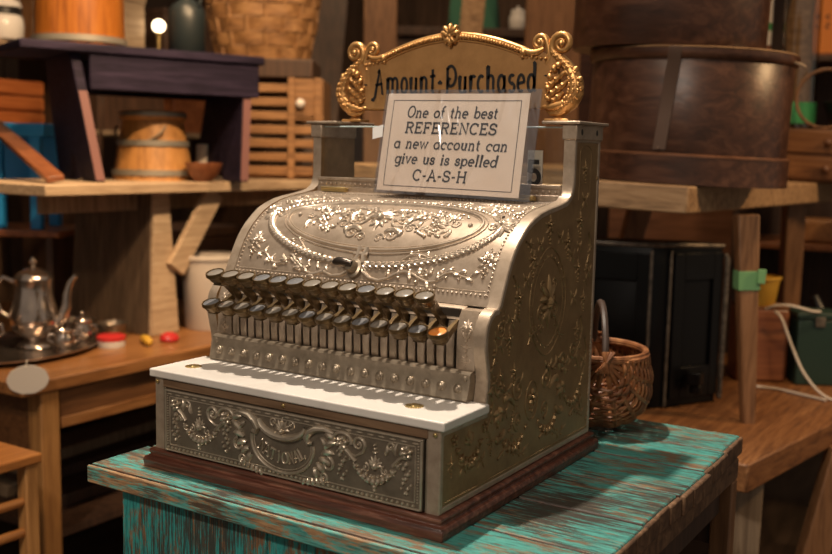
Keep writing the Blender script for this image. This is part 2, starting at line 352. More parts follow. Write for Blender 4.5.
# ------------------------------------------------------------------ stroke lettering
def arc(cx, cy, rx, ry, a0, a1, n=10):
    return [(cx+rx*cos(math.radians(a0+(a1-a0)*i/n)), cy+ry*sin(math.radians(a0+(a1-a0)*i/n))) for i in range(n+1)]
def hs(x, y, w=.13): return [(x-w, y), (x+w, y)]
X = .58
SLAB = {
 'O': (.9, [arc(.45,.5,.38,.5,90,450,24)]), 'o': (.66, [arc(.33,.29,.27,.29,90,450,20)]),
 'n': (.70, [[(.14,X),(.14,0)], arc(.34,.34,.20,.24,180,0)+[(.54,0)], [(.02,X),(.14,X)], hs(.14,0), hs(.54,0)]),
 'e': (.64, [[(.06,.30),(.58,.30)]+arc(.32,.29,.26,.29,0,310,20)]),
 'f': (.44, [[(.18,0),(.18,.8)]+arc(.34,.8,.16,.2,180,60,6), [(.03,X),(.38,X)], hs(.18,0,.14)]),
 't': (.44, [[(.18,.86),(.18,.16)]+arc(.32,.16,.14,.16,180,290,6), [(.03,X),(.38,X)]]),
 'h': (.70, [[(.14,1),(.14,0)], arc(.34,.34,.20,.24,180,0)+[(.54,0)], [(.02,1),(.14,1)], hs(.14,0), hs(.54,0)]),
 'b': (.68, [[(.12,1),(.12,0)], arc(.37,.29,.25,.29,90,450,20), [(.0,1),(.12,1)]]),
 's': (.52, [arc(.27,.43,.18,.15,30,270,10)+arc(.27,.14,.2,.14,90,-150,10), [(.43,.36),(.43,.56)], [(.07,.02),(.07,.2)]]),
 'R': (.84, [[(.16,0),(.16,1)], [(.03,1),(.45,1)]+arc(.45,.76,.26,.24,90,-90)+[(.16,.52)], [(.46,.52),(.70,0),(.82,0)], hs(.16,0,.15)]),
 'E': (.78, [[(.16,0),(.16,1)], [(.03,1),(.68,1),(.68,.78)], [(.16,.52),(.5,.52)], [(.5,.40),(.5,.64)], [(.03,0),(.70,0),(.70,.22)]]),
 'F': (.74, [[(.16,0),(.16,1)], [(.03,1),(.68,1),(.68,.78)], [(.16,.52),(.5,.52)], [(.5,.40),(.5,.64)], hs(.16,0,.15)]),
 'N': (.90, [[(.16,0),(.16,1),(.74,0),(.74,1)], hs(.16,0), [(.03,1),(.16,1)], hs(.74,1)]),
 'C': (.84, [arc(.44,.5,.38,.5,45,315,18), [(.72,.72),(.72,.98)]]),
 'S': (.72, [arc(.36,.75,.27,.25,30,270,12)+arc(.36,.25,.30,.25,90,-150,12), [(.63,.7),(.63,.98)], [(.08,.02),(.08,.3)]]),
 'A': (.88, [[(.10,0),(.44,1),(.78,0)], [(.22,.34),(.66,.34)], hs(.10,0), hs(.78,0), [(.3,1),(.44,1)]]),
 'H': (.92, [[(.16,0),(.16,1)], [(.76,0),(.76,1)], [(.16,.52),(.76,.52)], hs(.16,0), hs(.76,0), hs(.16,1), hs(.76,1)]),
 'a': (.70, [arc(.33,.29,.27,.29,90,450,20), [(.60,X),(.60,0),(.70,0)], [(.5,X),(.60,X)]]),
 'w': (.92, [[(.08,X),(.27,0),(.46,X),(.65,0),(.84,X)], hs(.08,X,.1), hs(.84,X,.1)]),
 'c': (.60, [arc(.33,.29,.27,.29,50,310,16), [(.53,.38),(.53,.56)]]),
 'u': (.70, [[(.02,X),(.14,X),(.14,.24)]+arc(.34,.24,.20,.24,180,360)+[(.54,X)], [(.42,X),(.54,X),(.54,0),(.64,0)]]),
 'g': (.68, [arc(.33,.29,.27,.29,90,450,20), [(.70,X),(.60,X),(.60,-.1)]+arc(.36,-.1,.24,.2,0,-150,8)]),
 'i': (.34, [[(.05,X),(.17,X),(.17,0)], hs(.17,0), arc(.17,.82,.03,.03,0,360,6)]),
 'v': (.62, [[(.08,X),(.30,0),(.52,X)], hs(.08,X,.1), hs(.52,X,.1)]),
 'p': (.70, [[(.02,X),(.14,X),(.14,-.22)], arc(.39,.29,.25,.29,90,450,20), hs(.14,-.22)]),
 'l': (.34, [[(.05,1),(.17,1),(.17,0)], hs(.17,0)]),
 'd': (.70, [arc(.33,.29,.27,.29,90,450,20), [(.5,1),(.60,1),(.60,0),(.70,0)]]),
 '-': (.44, [[(.06,.42),(.38,.42)]]), ' ': (.46, []),
 'T': (.8, [[(.4,0),(.4,1)], [(.05,.8),(.05,1),(.75,1),(.75,.8)], hs(.4,0)]), 'I': (.4, [[(.2,0),(.2,1)], hs(.2,0), hs(.2,1)]),
 'L': (.72, [[(.16,1),(.16,0)], [(.03,0),(.64,0),(.64,.25)], hs(.16,1)]),
 '5': (.7, [[(.6,1),(.16,1),(.13,.56)]+arc(.34,.32,.27,.30,120,-150,14)]),
}
XN = .64
NOUV = {
 'A': (.86, [[(-.12,-.22),(.02,-.26),(.14,-.12),(.46,1),(.66,0),(.74,0)], [(.16,.36),(.66,.42)], [(.46,1),(.34,.86)]]),
 'm': (.92, [[(.08,XN),(.12,XN),(.12,0)], [(.12,.5)]+arc(.29,.47,.16,.17,160,0,8)+[(.45,0)], [(.45,.5)]+arc(.62,.47,.16,.17,160,0,8)+[(.78,.06),(.86,0)]]),
 'o': (.56, [arc(.28,.32,.19,.32,90,450,18)]),
 'u': (.64, [[(.08,XN),(.12,XN),(.12,.2)]+arc(.29,.18,.17,.18,180,360,8)+[(.46,XN),(.46,.06),(.56,0)]]),
 'n': (.62, [[(.06,XN),(.12,XN),(.12,0)], [(.12,.5)]+arc(.29,.47,.17,.17,160,0,8)+[(.46,.06),(.56,0)]]),
 't': (.44, [[(.2,.95),(.2,.12)]+arc(.3,.12,.1,.12,180,300,5), [(.02,.66),(.38,.70)]]),
 '-': (.42, [[(.08,.36),(.2,.44),(.32,.36)]]),
 'P': (.82, [[(.2,1.0),(.2,-.26)], [(.2,.9)]+arc(.42,.66,.32,.40,130,-120,16)+[(.24,.42),(.30,.58),(.42,.52)]]),
 'r': (.44, [[(.06,XN),(.12,XN),(.12,0)], [(.12,.46)]+arc(.28,.46,.15,.18,150,40,6)]),
 'c': (.52, [arc(.28,.32,.2,.32,50,310,14)]),
 'h': (.62, [[(.06,1),(.12,1),(.12,0)], [(.12,.5)]+arc(.29,.47,.17,.17,160,0,8)+[(.46,.06),(.56,0)]]),
 'a': (.60, [arc(.27,.32,.19,.32,60,420,16), [(.46,XN),(.46,.06),(.56,0)]]),
 's': (.48, [arc(.25,.48,.15,.16,40,270,9)+arc(.25,.16,.17,.16,90,-150,9)]),
 'e': (.54, [[(.08,.30),(.46,.36)]+arc(.27,.32,.19,.32,10,305,14)]),
 'd': (.62, [arc(.27,.32,.19,.32,60,420,16), [(.38,1.12),(.46,1.06),(.46,.06),(.56,0)]]),
}
def text_len(txt, font, sp): return sum(font[c][0]+sp for c in txt)-sp
def letter_strokes(txt, font, size, sp=.08, skew=0, sx=1):
    x = 0; out = []
    for c in txt:
        wd, st = font[c]
        for s in st: out.append([((x+(px+py*skew))*size*sx, py*size) for px, py in s])
        x += wd+sp
    return out, (x-sp)*size*sx
def ribbon(mb, pts, wd, fn, z=.0004):
    n = len(pts); L, Rr = [], []
    for i in range(n):
        a, b = pts[max(i-1,0)], pts[min(i+1,n-1)]
        dx, dy = b[0]-a[0], b[1]-a[1]; l = math.hypot(dx, dy) or 1
        k = 1.0
        if 0 < i < n-1:
            d1 = (pts[i][0]-a[0], pts[i][1]-a[1]); l1 = math.hypot(*d1) or 1
            cs = (d1[0]*dx+d1[1]*dy)/(l1*l); k = min(1/max(abs(cs), .5), 1.6)
        nx, ny = -dy/l*wd/2*k, dx/l*wd/2*k
        L.append((pts[i][0]+nx, pts[i][1]+ny)); Rr.append((pts[i][0]-nx, pts[i][1]-ny))
    vs = [fn(a, b, z) for a, b in L]+[fn(a, b, z) for a, b in Rr]
    mb.add(vs, [(i, i+1, n+i+1, n+i) for i in range(n-1)])
def ell(cu, cv, ru, rv, a0, a1, n=40): return arc(cu, cv, ru, rv, a0, a1, n)

# ================================================================== SETTING
def struct(o): o['kind'] = 'structure'; return o
struct(MB().box((-4,-2.6,-.86), (3,5,-.80)).build('floor', FLOORM, loc=(0,0,0)))
mb = MB()
for i in range(30): mb.box((-4+.234*i, 4.2, -.8), (-4+.234*i+.228, 4.24+.012*(i%3), 2.4))
struct(mb.build('wall_back', WALLM, loc=(0,0,0), bevel=.004))
mb = MB()
for i in range(30): mb.box((-2.75-.012*(i%3), -2.6+.24*i, -.8), (-2.70, -2.6+.24*i+.233, 2.4))
struct(mb.build('wall_left', WALLM, loc=(0,0,0), bevel=.004))

# ================================================================== GREEN TABLE
tb = thing('painted_table', 'rustic table with chipped turquoise paint under the cash register', 'table', (.26,.28,-TZ))
def toff(mb): mb.M = Matrix.Translation((-.26,-.28,TZ)); return mb
mb = toff(MB())
edges = [-.042, .055, .165, .285, .395, .50, .598]
for i in range(6):
    xr = (.588, .592, .589, .592, .587, .582)[i]; xl = -.072+.003*(i % 2)
    mb.cur = 0; mb.box((xl, edges[i]+(.0018 if i else 0), -.026), (xr-.006, edges[i+1]-.0018, -.0005*(i%2))); mb.mi[-4] = 2; mb.mi[-2] = 2
    mb.cur = 1
    n = 3                                   # ragged raw board ends on the right
    ys = [edges[i]+.001+(edges[i+1]-edges[i]-.002)*k/n for k in range(n+1)]
    for k in range(n):
        xe = xr+random.uniform(-.0016,.0016); mb.box((xr-.0065, ys[k], -.0265), (xe, ys[k+1], -.001-random.uniform(0,.0012)))
mb.build('table_top', [TQ, RAW, DKW], tb, bevel=.0025)
mb = toff(MB()); mb.box((-.074,-.0475,-.0245), (.588,-.0425,-.0015)); mb.build('front_edge_strip', TQE, tb, bevel=.002)
mb = toff(MB())
for i in range(5): mb.box((-.029+.120*i, -.030, -.62), (-.029+.120*i+.1185, -.014, -.0265))
mb.build('front_panel', TQP, tb, bevel=.0015)
mb = toff(MB()); mb.box((.555,-.012,-.058), (.582,.575,-.0268)); mb.build('side_rail', RAW, tb, bevel=.003)
mb = toff(MB()); mb.box((.552,.20,-.105), (.566,.545,-.060)); mb.build('lower_rail', DKW, tb, bevel=.002)
mb = toff(MB()); mb.box((-.03,.56,-.16), (.57,.575,-.0268)); mb.build('back_apron', DKW, tb, bevel=.002)
for x, y, mt in ((.548,-.012,RAW), (.548,.172,RAW), (.552,.548,TANZ), (-.028,.53,RAW), (-.028,-.012,RAW)):
    dx, dy = (.032, .038) if mt is RAW else (.030,.026)
    mb = toff(MB()); mb.box((x,y,-.80), (x+dx,y+dy,-.058 if x > .1 else -.0268)); mb.build('leg', mt, tb, bevel=.003)
mb = toff(MB()); mb.box((-.03,.02,-.62), (.55,.53,-.60)); mb.build('lower_shelf', DKW, tb, bevel=.002)

# ================================================================== CASH REGISTER
reg = thing('cash_register', 'antique brass cash register with ornate scrollwork, marble ledge and gold top sign', 'cash register', (.21,.2,0))
def R0(): q = MB(); q.M = Matrix.Translation((-.21,-.2,0)); return q
W, D = .42, .399
# wooden base: moulded
mb = R0()
prof = [(.0105,0), (.0105,.004), (.0115,.009), (.0095,.0135), (.005,.0145), (.005,.017), (.0065,.020), (.0055,.0228), (-.004,.0235)]
mb.loft([[(-o,-o,z), (W+o,-o,z), (W+o,D+o,z), (-o,D+o,z)] for o, z in prof])
mb.build('wood_base', BASEW, reg, bevel=.0012)
# side panels
OUT = [(.112,.228), (.102,.2215), (.095,.212), (.0915,.199), (.092,.185), (.0955,.170), (.0985,.158), (.0995,.148), (.098,.138), (.0955,.125)]
CUR = [(.120,.2285),(.1245,.234),(.130,.246),(.140,.266),(.1465,.2775),(.155,.2895),(.165,.3005),(.178,.311),(.190,.3195),(.204,.326),(.224,.3325),(.245,.3365),(.268,.3395),(.287,.3425),(.298,.345),(.307,.350),(.312,.357),(.3145,.366)]
POLY = [(0,.0235),(0,.1148),(.0955,.1148)] + list(reversed(OUT)) + CUR + [(.315,.40),(.315,.425),(D,.425),(D,.0235)]
def offs(poly, d):
    out = []; n = len(poly)
    for i in range(n):
        a, b, c = Vector(poly[i-1]), Vector(poly[i]), Vector(poly[(i+1) % n])
        e1 = (b-a).normalized(); e2 = (c-b).normalized()
        n1 = Vector((-e1.y, e1.x)); n2 = Vector((-e2.y, e2.x)); nn = (n1+n2); k = nn.length_squared/2
        out.append(tuple(b + nn/max(k, .35)*d))
    return out
def area(p): return sum(p[i-1][0]*p[i][1]-p[i][0]*p[i-1][1] for i in range(len(p)))
SG = 1 if area(POLY) > 0 else -1
IN1 = offs(POLY, .0012*SG); IN2 = offs(POLY, .006*SG); IN3 = offs(POLY, .0072*SG)
def inside(u, v, m):
    c = False; n = len(POLY)
    for i in range(n):
        (a, b), (c_, d) = POLY[i-1], POLY[i]
        if (b > v) != (d > v) and u < (c_-a)*(v-b)/(d-b)+a: c = not c
        l2 = (c_-a)**2+(d-b)**2; t = max(0, min(1, ((u-a)*(c_-a)+(v-b)*(d-b))/l2))
        if math.hypot(a+(c_-a)*t-u, b+(d-b)*t-v) < m: return False
    return c
def side_panel(sgn):
    x = lambda d: (W-d) if sgn > 0 else d      # d = distance inward from the outer face
    mb = R0(); rings = []
    for poly, d in ((POLY, .0155), (POLY, .0012), (IN1, 0), (IN2, 0), (IN3, .0008)):
        rings.append([(x(d), a, b) for a, b in poly])
    mb.loft(rings)
    # lid rim sits forward on the outer edge: nothing more needed; ornament on the outer face
    rl = Relief(mb, lambda u, v, h: (W-.0008+h if sgn > 0 else .0008-h, u, v))
    mb.cur = 1
    if sgn > 0:
        rl.beads([(.396,.415),(.391,.034)], .0013, .0058); rl.beads([(.391,.034),(.006,.034)], .0013, .0046)
        # pointed oval medallion
        cu, cv = .252, .222
        for ru, rv, rr in ((.052,.060,.0013), (.043,.050,.0010)):
            rl.tube([(cu+ru*cos(t), cv+rv*sin(t)*(1.0+.12*abs(sin(t))**6)) for t in [2*PI*i/44 for i in range(45)]], rr)
        for i in range(26):
            t = 2*PI*i/26; rl.dome(cu+.0475*cos(t), cv+.0565*sin(t), .0025, .0016, t, .0014, 5, 2)
        rl.palmette(cu, cv+.0, .034, PI/2, 5, .16); rl.palmette(cu, cv-.004, .030, -PI/2, 5, .16)
        rl.leaf(cu, cv-.03, PI/2, .062, .006, 0, .6)
        for d in (-1,1): rl.spiral(cu+d*.02, cv-.012, .010, PI/2, 1.3, .0016, -d); rl.spiral(cu+d*.016, cv+.022, .008, -PI/2, 1.2, .0014, d)
        for u, v, r in ((.250,.317,.0078),(.206,.278,.0072),(.305,.293,.0072),(.342,.318,.0072),(.172,.236,.0066),(.34,.258,.0066),(.362,.215,.006)):
            if inside(u, v, .014): rl.drop(u, v, r)
        rl.drop(.352,.385,.0062)
        rl.tube(ell(.352,.405,.018,.010,0,180,12), .0009); rl.tube([(.334,.405),(.334,.345)], .0007); rl.tube([(.370,.405),(.370,.345)], .0007)
        # lower scrollwork
        cu, cv = .215, .105
        rl.tube(ell(cu,cv,.017,.024,0,360,26), .0014); rl.flower(cu, cv+.004, .011); rl.palmette(cu, cv-.013, .012, PI/2, 5)
        for d in (-1,1):
            rl.spiral(cu+d*.038, cv+.02, .015, PI/2, 1.5, .0022, -d); rl.spiral(cu+d*.036, cv-.018, .012, -PI/2, 1.4, .002, d)
            rl.acanthus(cu+d*.05, cv+.005, .022, PI/2 if d > 0 else PI/2, -d); rl.foliage(cu+d*.055, cv+.03, .06, 0 if d > 0 else PI, d, .0085)
            rl.spiral(cu+d*.085, cv+.035, .014, -PI/2, 1.4, .002, d); rl.palmette(cu+d*.085, cv+.005, .022, -PI/2)
            rl.acanthus(cu+d*.07, cv-.02, .02, -PI/2, d)
        rl.swag((.128,.092),(.20,.075),.028,.0042,8); rl.swag((.235,.075),(.30,.092),.026,.0042,8); rl.swag((.306,.10),(.37,.11),.026,.0042,8)
        rl.swag((.03,.098),(.095,.096),.034,.0046,9); rl.flower(.03,.098,.008); rl.flower(.098,.098,.008); rl.palmette(.062,.088,.016)
        rl.drop(.024,.074,.005); rl.drop(.112,.076,.005); rl.drop(.345,.175,.006); rl.drop(.15,.19,.0065); rl.drop(.165,.15,.006); rl.drop(.13,.15,.005)
        rl.spiral(.128,.205,.012, PI, 1.5, .002, 1); rl.foliage(.115,.195,.05,-PI/2,1,.007); rl.spiral(.335,.15,.013,0,1.5,.002,-1); rl.foliage(.355,.19,.07,-PI/2,-1,.008)
        for u, v, a, L, d in ((.185,.30,-.7,.05,1),(.155,.262,-1.2,.06,-1),(.318,.36,PI/2,.05,1),(.372,.30,-PI/2,.07,1),(.372,.16,-PI/2,.09,-1),(.20,.175,.6,.05,1),(.30,.175,2.5,.05,-1),(.165,.115,-PI/2,.05,1),(.11,.13,-PI/2,.05,-1),(.05,.108,0,.05,1),(.07,.062,PI,.06,1),(.13,.052,0,.08,-1),(.24,.052,0,.08,1),(.33,.062,0,.05,-1),(.135,.175,PI/2,.05,1),(.285,.32,.8,.05,-1),(.225,.325,2.6,.03,1)):
            if inside(u, v, .012) and inside(u+cos(a)*L, v+sin(a)*L, .012): rl.foliage(u, v, L, a, d, .0062)
        for u, v, r in ((.278,.345,.0045),(.225,.295,.004),(.282,.30,.004),(.32,.275,.004),(.19,.255,.004),(.155,.21,.0045),(.33,.22,.0045),(.375,.25,.0045),(.18,.135,.0045),(.26,.14,.0045),(.31,.135,.0045),(.37,.13,.0045),(.145,.105,.004),(.09,.062,.004),(.18,.06,.004),(.28,.06,.004),(.36,.075,.0045),(.05,.065,.004),(.355,.345,.0045),(.342,.285,.0035)):
            if not inside(u, v, .014): continue
            rl.flower(u, v, r)
            for d in (-1,1): rl.leaf(u+d*r*.8, v, PI/2-d*.9, r*2.6, r*.5, d*.9); rl.leaf(u+d*r*.6, v-r*.6, -PI/2+d*.8, r*2.4, r*.5, -d*.9)
        for q in ((.392,.372),(.388,.045),(.125,.226)): rl.dome(*q, .0032, h=.002)
    o = mb.build('side_panel', [NICKEL, BRASSR, BRASSY], reg, angle=32)
    for p in o.data.polygons:               # the outer face has a browner lacquer than the polished rim
        if abs(p.normal.x) > .6 and len(p.vertices) > 8: p.material_index = 2
    return o
o = side_panel(1); o['label'] = 'brown lacquered side panel with oval medallion relief'
o = side_panel(-1)
# post heads and caps
for x0, x1, name in ((-.0025,.018,'l'), (W-.018,W+.0025,'r')):
    mb = R0()
    mb.box((x0,.3125,.421), (x1,D+.001,.4405)); mb.build('post_head', NICKEL, reg, bevel=.0015)
    mb = R0(); mb.box((-.008 if name == 'l' else W-.045,.3085,.4407), (.048 if name == 'l' else W+.008,D+.006,.4445))
    if name == 'r':
        for k in range(12): mb.box((W+.003, .318+.0068*k, .4385), (W+.0055, .3215+.0068*k, .4408))
    mb.build('post_cap', NICKEL, reg, bevel=.001)
    xs = W+.002 if name == 'r' else -.002
    for y in (.329,.378):
        mb = R0(); mb.ball((xs,y,.431), .0034, 10, 6, (.5,1,1.3)); mb.build('post_screw', DARKM, reg)
# body core
mb = R0()
core = [(.012,.0240),(.012,.112),(.113,.112),(.113,.200),(.128,.222),(.146,.248),(.178,.294),(.215,.316),(.30,.333),(D-.004,.338),(D-.004,.0240)]
mb.prism(core, lambda a,b,d: (d,a,b), .015, W-.015); mb.build('inner_body', DARKM, reg)
# back plate: full-height rear grille below the window
mb = R0(); mb.box((.0155,D-.004,.0240), (W-.0155,D,.362)); mb.build('back_plate', BRASSY, reg, bevel=.001)
# front frame
mb = R0()
mb.box((.0155,-.0005,.0237), (.0195,.011,.1035)); mb.build('drawer_stile', NICKEL2, reg, bevel=.0005)
mb = R0(); mb.box((.4025,-.0005,.0237), (.4045,.011,.1035)); mb.build('drawer_stile', NICKEL2, reg, bevel=.0005)
mb = R0(); mb.box((0.0155,-.001,.1040), (W-.0155,.011,.1148)); mb.build('front_rail', BASEWY, reg, bevel=.0008)
for x in (.006,.21,W-.006):
    mb = R0(); mb.ball((x,-.0018,.110),.0026,10,6,(1,.7,1)); mb.build('rail_screw', BRIGHT, reg)
# drawer front
dr = R0()
dr.box((.021,-.0035,.0245), (.4005,.010,.1030))
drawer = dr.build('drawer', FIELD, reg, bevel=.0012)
dr = R0(); sf = lambda u, v, h: (u, -.0035-h*1.45, v)
rl = Relief(dr, sf)
def frame_rect(a, b, c, d): return [(a,b),(c,b),(c,d),(a,d),(a,b)]
for k, rr in ((.0016,.0014), (.0088,.0008)):
    q = frame_rect(.021+k,.0245+k,.4005-k,.103-k)
    for s_, e_ in zip(q[:-1], q[1:]): rl.tube([s_, e_], rr, 1)
rl.beads([(.027,.0298),(.395,.0298)], .0021, .0066)
for k in range(26): rl.dome(.029+.0145*k, .0975, .0052, .0011, 0, .0012, 6, 2)
for k in range(20):
    for xx in (.0262,.3953): rl.dome(xx, .034+.0032*k, .0013, h=.0012, seg=5, rings=2)
cx, cz = .2105, .063
def half(s):
    P = lambda u, v: (cx+s*u, v)
    rl.flower(*P(-.170+.0,.086), .0085, 6); rl.flower(*P(-.086,.082), .0090, 6)
    # ribbons and pendants
    for q in (-.170,-.086):
        for k in range(7):
            rl.dome(*P(q+(.0035*sin(k*2.1)), .073-.0052*k), .0030-.0001*k, h=.0026, seg=6, rings=2)
            rl.dome(*P(q+(.0065*cos(k*2.4)), .072-.0052*k), .0017, h=.0016, seg=5, rings=2)
    rl.tube([P(-.170,.083),P(-.160,.076),P(-.153,.068)], .0022); rl.tube([P(-.086,.080),P(-.096,.071),P(-.104,.064)], [.0030,.0026,.0022])
    a, b = P(-.160,.069), P(-.098,.067)
    rl.swag(a if s > 0 else b, b if s > 0 else a, .021, .0036, 10)
    rl.palmette(*P(-.130,.063), .0135, PI/2, 7, .15); rl.dome(*P(-.130,.064), .0042, .0055, 0, .0038)
    for k in range(3): rl.dome(*P(-.130,.079+.0042*k), .0034-.0008*k, .0016, 0, .0022)
    for d in (-1,1): rl.spiral(*P(-.130+d*.0125,.060), .0052, (PI/2), 1.2, .0013, d*s)
    rl.dome(*P(-.130,.037), .0026); rl.dome(*P(-.130,.041), .0034)
    rl.spiral(*P(-.108,.084), .0085, PI if s > 0 else 0, 1.4, .0022, -s, [P(-.094,.072),P(-.104,.070),P(-.114,.076)])
    rl.spiral(*P(-.150,.088), .0055, PI if s > 0 else 0, 1.2, .0016, -s); rl.leaf(*P(-.157,.080), PI/2-s*.3, .015, .003, s*1.0); rl.leaf(*P(-.143,.078), PI/2+s*.6, .013, .0028, -s)
    rl.tube([P(-.086+.0125*cos(t),.084+.0095*sin(t)) for t in [PI*(1.05-i*.09) for i in range(14)]], .0021)
    # acanthus by the cartouche
    for k in range(5):
        a0 = PI/2+ (s*(.5+.45*k)); rl.leaf(*P(-.062+.004*k,.070-.006*k), a0+ (PI if False else 0), .020-.0015*k, .0042, s*1.2)
    rl.spiral(*P(-.066,.054), .0085, PI/2, 1.4, .0022, s); rl.spiral(*P(-.060,.038), .006, -PI/2, 1.3, .0018, -s)
    for k in range(5): rl.leaf(*P(-.055+.008*k*.7,.036-.0012*k), (-PI/2-s*.9+s*.25*k), .010, .0028, s*.6)
    rl.tube([P(-.074,.090),P(-.062,.0935),P(-.050,.092),P(-.041,.087),P(-.036,.079),P(-.039,.073),P(-.045,.074)], [.0016,.0036,.0046,.0046,.0042,.0034,.0022])
    rl.leaf(*P(-.062,.088), (PI if s > 0 else 0), .016, .0036, s*.8); rl.leaf(*P(-.056,.082), (PI+.5*s if s > 0 else -.5), .014, .0034, s*.8)
half(1); half(-1)
rl.tube(ell(cx,.066,.046,.0345,172,368,30), .0020)
rl.tube(ell(cx,.066,.0425,.0305,172,368,30), .0009)
rl.tube(ell(cx,.0935,.036,.0205,190,350,18), [.0034+.0014*sin(PI*i/18) for i in range(19)])      # rolled ribbon, upper edge
for k in range(13): rl.leaf(cx-.028+.0047*k, .0768-.004*sin(PI*k/12), .9, .007, .0011)
rl.palmette(cx, .0805, .016, PI/2, 7, .15)
for d in (-1,1): rl.spiral(cx+d*.013,.090,.0055,-PI/2,1.2,.0014,d)
txt = 'NATIONAL'
for i, c in enumerate(txt):
    a = math.radians(-90+(i-3.5)*13.5); px, pz = cx+.043*cos(a)*1.02, .0765+.0335*sin(a)
    rot = a+PI/2; s_ = .0128
    for st in SLAB[c][1]:
        pts = [((x-SLAB[c][0]/2)*s_*.85, y*s_) for x, y in st]
        rl.tube([(px+x*cos(rot*.7)-y*sin(rot*.7), pz+x*sin(rot*.7)+y*cos(rot*.7)) for x, y in pts], .0011, 1.3, 4)
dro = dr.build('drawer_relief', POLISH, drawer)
# marble
mb = R0(); mb.box((-.006,-.0042,.1150), (W+.006,.0945,.1255)); mb.build('marble_ledge', MARBLE, reg, bevel=.002, seg=3)
for x in (.031,.364):
    mb = R0(); mb.lathe([(.0105,.1255),(.0105,.1262),(.0085,.1268),(.0083,.1264),(.006,.1264),(.0055,.1276),(.002,.1280)], 24, (x,.036,0)); mb.build('ledge_stud', BRIGHT, reg)
# bottom rail of keyboard
mb = R0()
prof = [(.100,.1262),(.0815,.1262),(.0795,.1285),(.0815,.1315),(.0870,.148),(.0870,.1560),(.0890,.1585),(.0985,.1595)]
mb.prism(prof, lambda a,b,d: (d,a,b), .0158, W-.0158)
for k in range(18):
    x = .030+.0212*k
    mb.ball((x,.0838,.1395), .0060, 14, 7, (1,.45,1)); mb.ball((x,.0818,.1395), .0038, 10, 6, (1,.6,1))
for x in (.022,W-.022): mb.ball((x,.0870,.151), .0034, 8, 5, (1,.6,1))
mb.build('rivet_rail', NICKEL2, reg, angle=35)
# end cheeks of the keyboard
for x0 in (.0158, W-.0395):
    mb = R0()
    rl = Relief(mb, lambda u, v, h: (u, .0965+ (max(0,v-.205)*.45) - h, v))
    pr = [(.0965,.155),(.0965,.205),(.1055,.2255),(.118,.2265),(.118,.155)]
    mb.prism(pr, lambda a,b,d: (d,a,b), x0, x0+.0237)
    c = x0+.0118
    rl.palmette(c,.207,.010,PI/2,5,.2); rl.spiral(c-.005,.204,.004,0,1.2,.0011,1); rl.spiral(c+.005,.204,.004,PI,1.2,.0011,-1)
    for k in range(6): rl.dome(c,.199-.006*k,.0026,h=.002,seg=6,rings=2)
    for d in (-1,1):
        rl.leaf(c,.195,PI/2+d*.9,.010,.0022,-d); rl.leaf(c,.184,PI/2+d*1.0,.008,.0018,d); rl.spiral(c+d*.0045,.170,.0038,PI/2,1.2,.001,d)
    rl.drop(c,.168,.003)
    mb.build('key_end_plate', NICKEL, reg, angle=35)
# slats
mb = R0()
SL = [(.1000,.154),(.0985,.172),(.0985,.190),(.1015,.207),(.1030,.2130)]
for k in range(26):
    x0 = .039+.013*k+.0016; x1 = x0+.0100
    rings = []
    for a, b in SL: rings.append([(x0,a,b),(x0+.0012,a-.0012,b),(x1-.0012,a-.0012,b),(x1,a,b),(x1,a+.004,b),(x0,a+.004,b)])
    mb.loft(rings)
mb.build('keyboard_slats', NICKEL, reg, angle=35)
mb = R0(); mb.prism([(.1015,.2140),(.1050,.2190),(.1110,.2255),(.1205,.2282),(.1205,.2200),(.108,.2140)], lambda a,b,d: (d,a,b), .0392, W-.0392); mb.build('slot_top_plate', NICKEL, reg, bevel=.0008)
mb = R0(); mb.box((.0385,.1036,.154), (.3785,.110,.226)); mb.build('slot_backing', DARKM, reg)
# keys
FACE = plain('key_face_paper', (.20,.175,.145), .25)
FACE2 = plain('key_face_grey', (.15,.15,.155), .2)
FACEO = plain('key_face_orange', (.80,.26,.05), .3)
def key(x, yc, zc, lever, face, hh):
    mb = R0()
    nrm = Vector((.03,-.34,1)).normalized(); ax = Vector((1,0,0)); ay = nrm.cross(ax)
    c = Vector((x,yc,zc))
    prof = [(.0050,-.0140),(.0080,-.0130),(.0098,-.0105),(.0106,-.0062),(.0108,-.0052),(.0115,-.0045),(.0121,-.0038),(.0122,-.0003),(.0118,.0010),(.0108,.0010),(.0104,-.0006),(.001,-.0006)]
    mb.loft([[c+(ax*cos(2*PI*j/18)+ay*sin(2*PI*j/18))*r+nrm*h+Vector((0,-min(h+.004,0)*.65,0)) for j in range(18)] for r, h in prof])
    rings = []
    for i, (y, z) in enumerate(lever):
        t = i/(len(lever)-1); hw = .0022+.0048*(1-t)**1.5; h = hh[0]+(hh[1]-hh[0])*t
        rings.append([(x-hw,y,z-h),(x+hw,y,z-h),(x+hw*.8,y,z+h),(x-hw*.8,y,z+h)])
    mb.loft(rings)
    ko = mb.build('key', KEYM, reg, angle=35)
    fb = R0(); fb.loft([[c+(ax*cos(2*PI*j/16)+ay*sin(2*PI*j/16))*r+nrm*h for j in range(16)] for r, h in ((.0100,-.0012),(.0100,-.0001),(.0094,.0003))])
    fo = fb.build('key_face', face, ko)
    tb_ = R0()                                       # dark printed ring and numeral bar
    return ko
for i in range(14):
    x = .0405+.02595*i; xs = .039+.026*i
    k = key(x, .058, .2065, [(.060,.1965),(.068,.1965),(.078,.2000),(.090,.2060),(.1045,.2120)], FACEO if i == 13 else FACE if i % 3 else FACE2, (.0052,.0036))
    if i == 13: k['label'] = 'last lower key, with an orange face'
for i in range(13):
    x = .0500+.02595*i
    key(x, .0555, .2455, [(.060,.2345),(.068,.2345),(.076,.2315),(.084,.2245),(.093,.2160),(.1045,.2080)], FACE2 if i in (3,4,5,9) else FACE, (.0060,.0062))
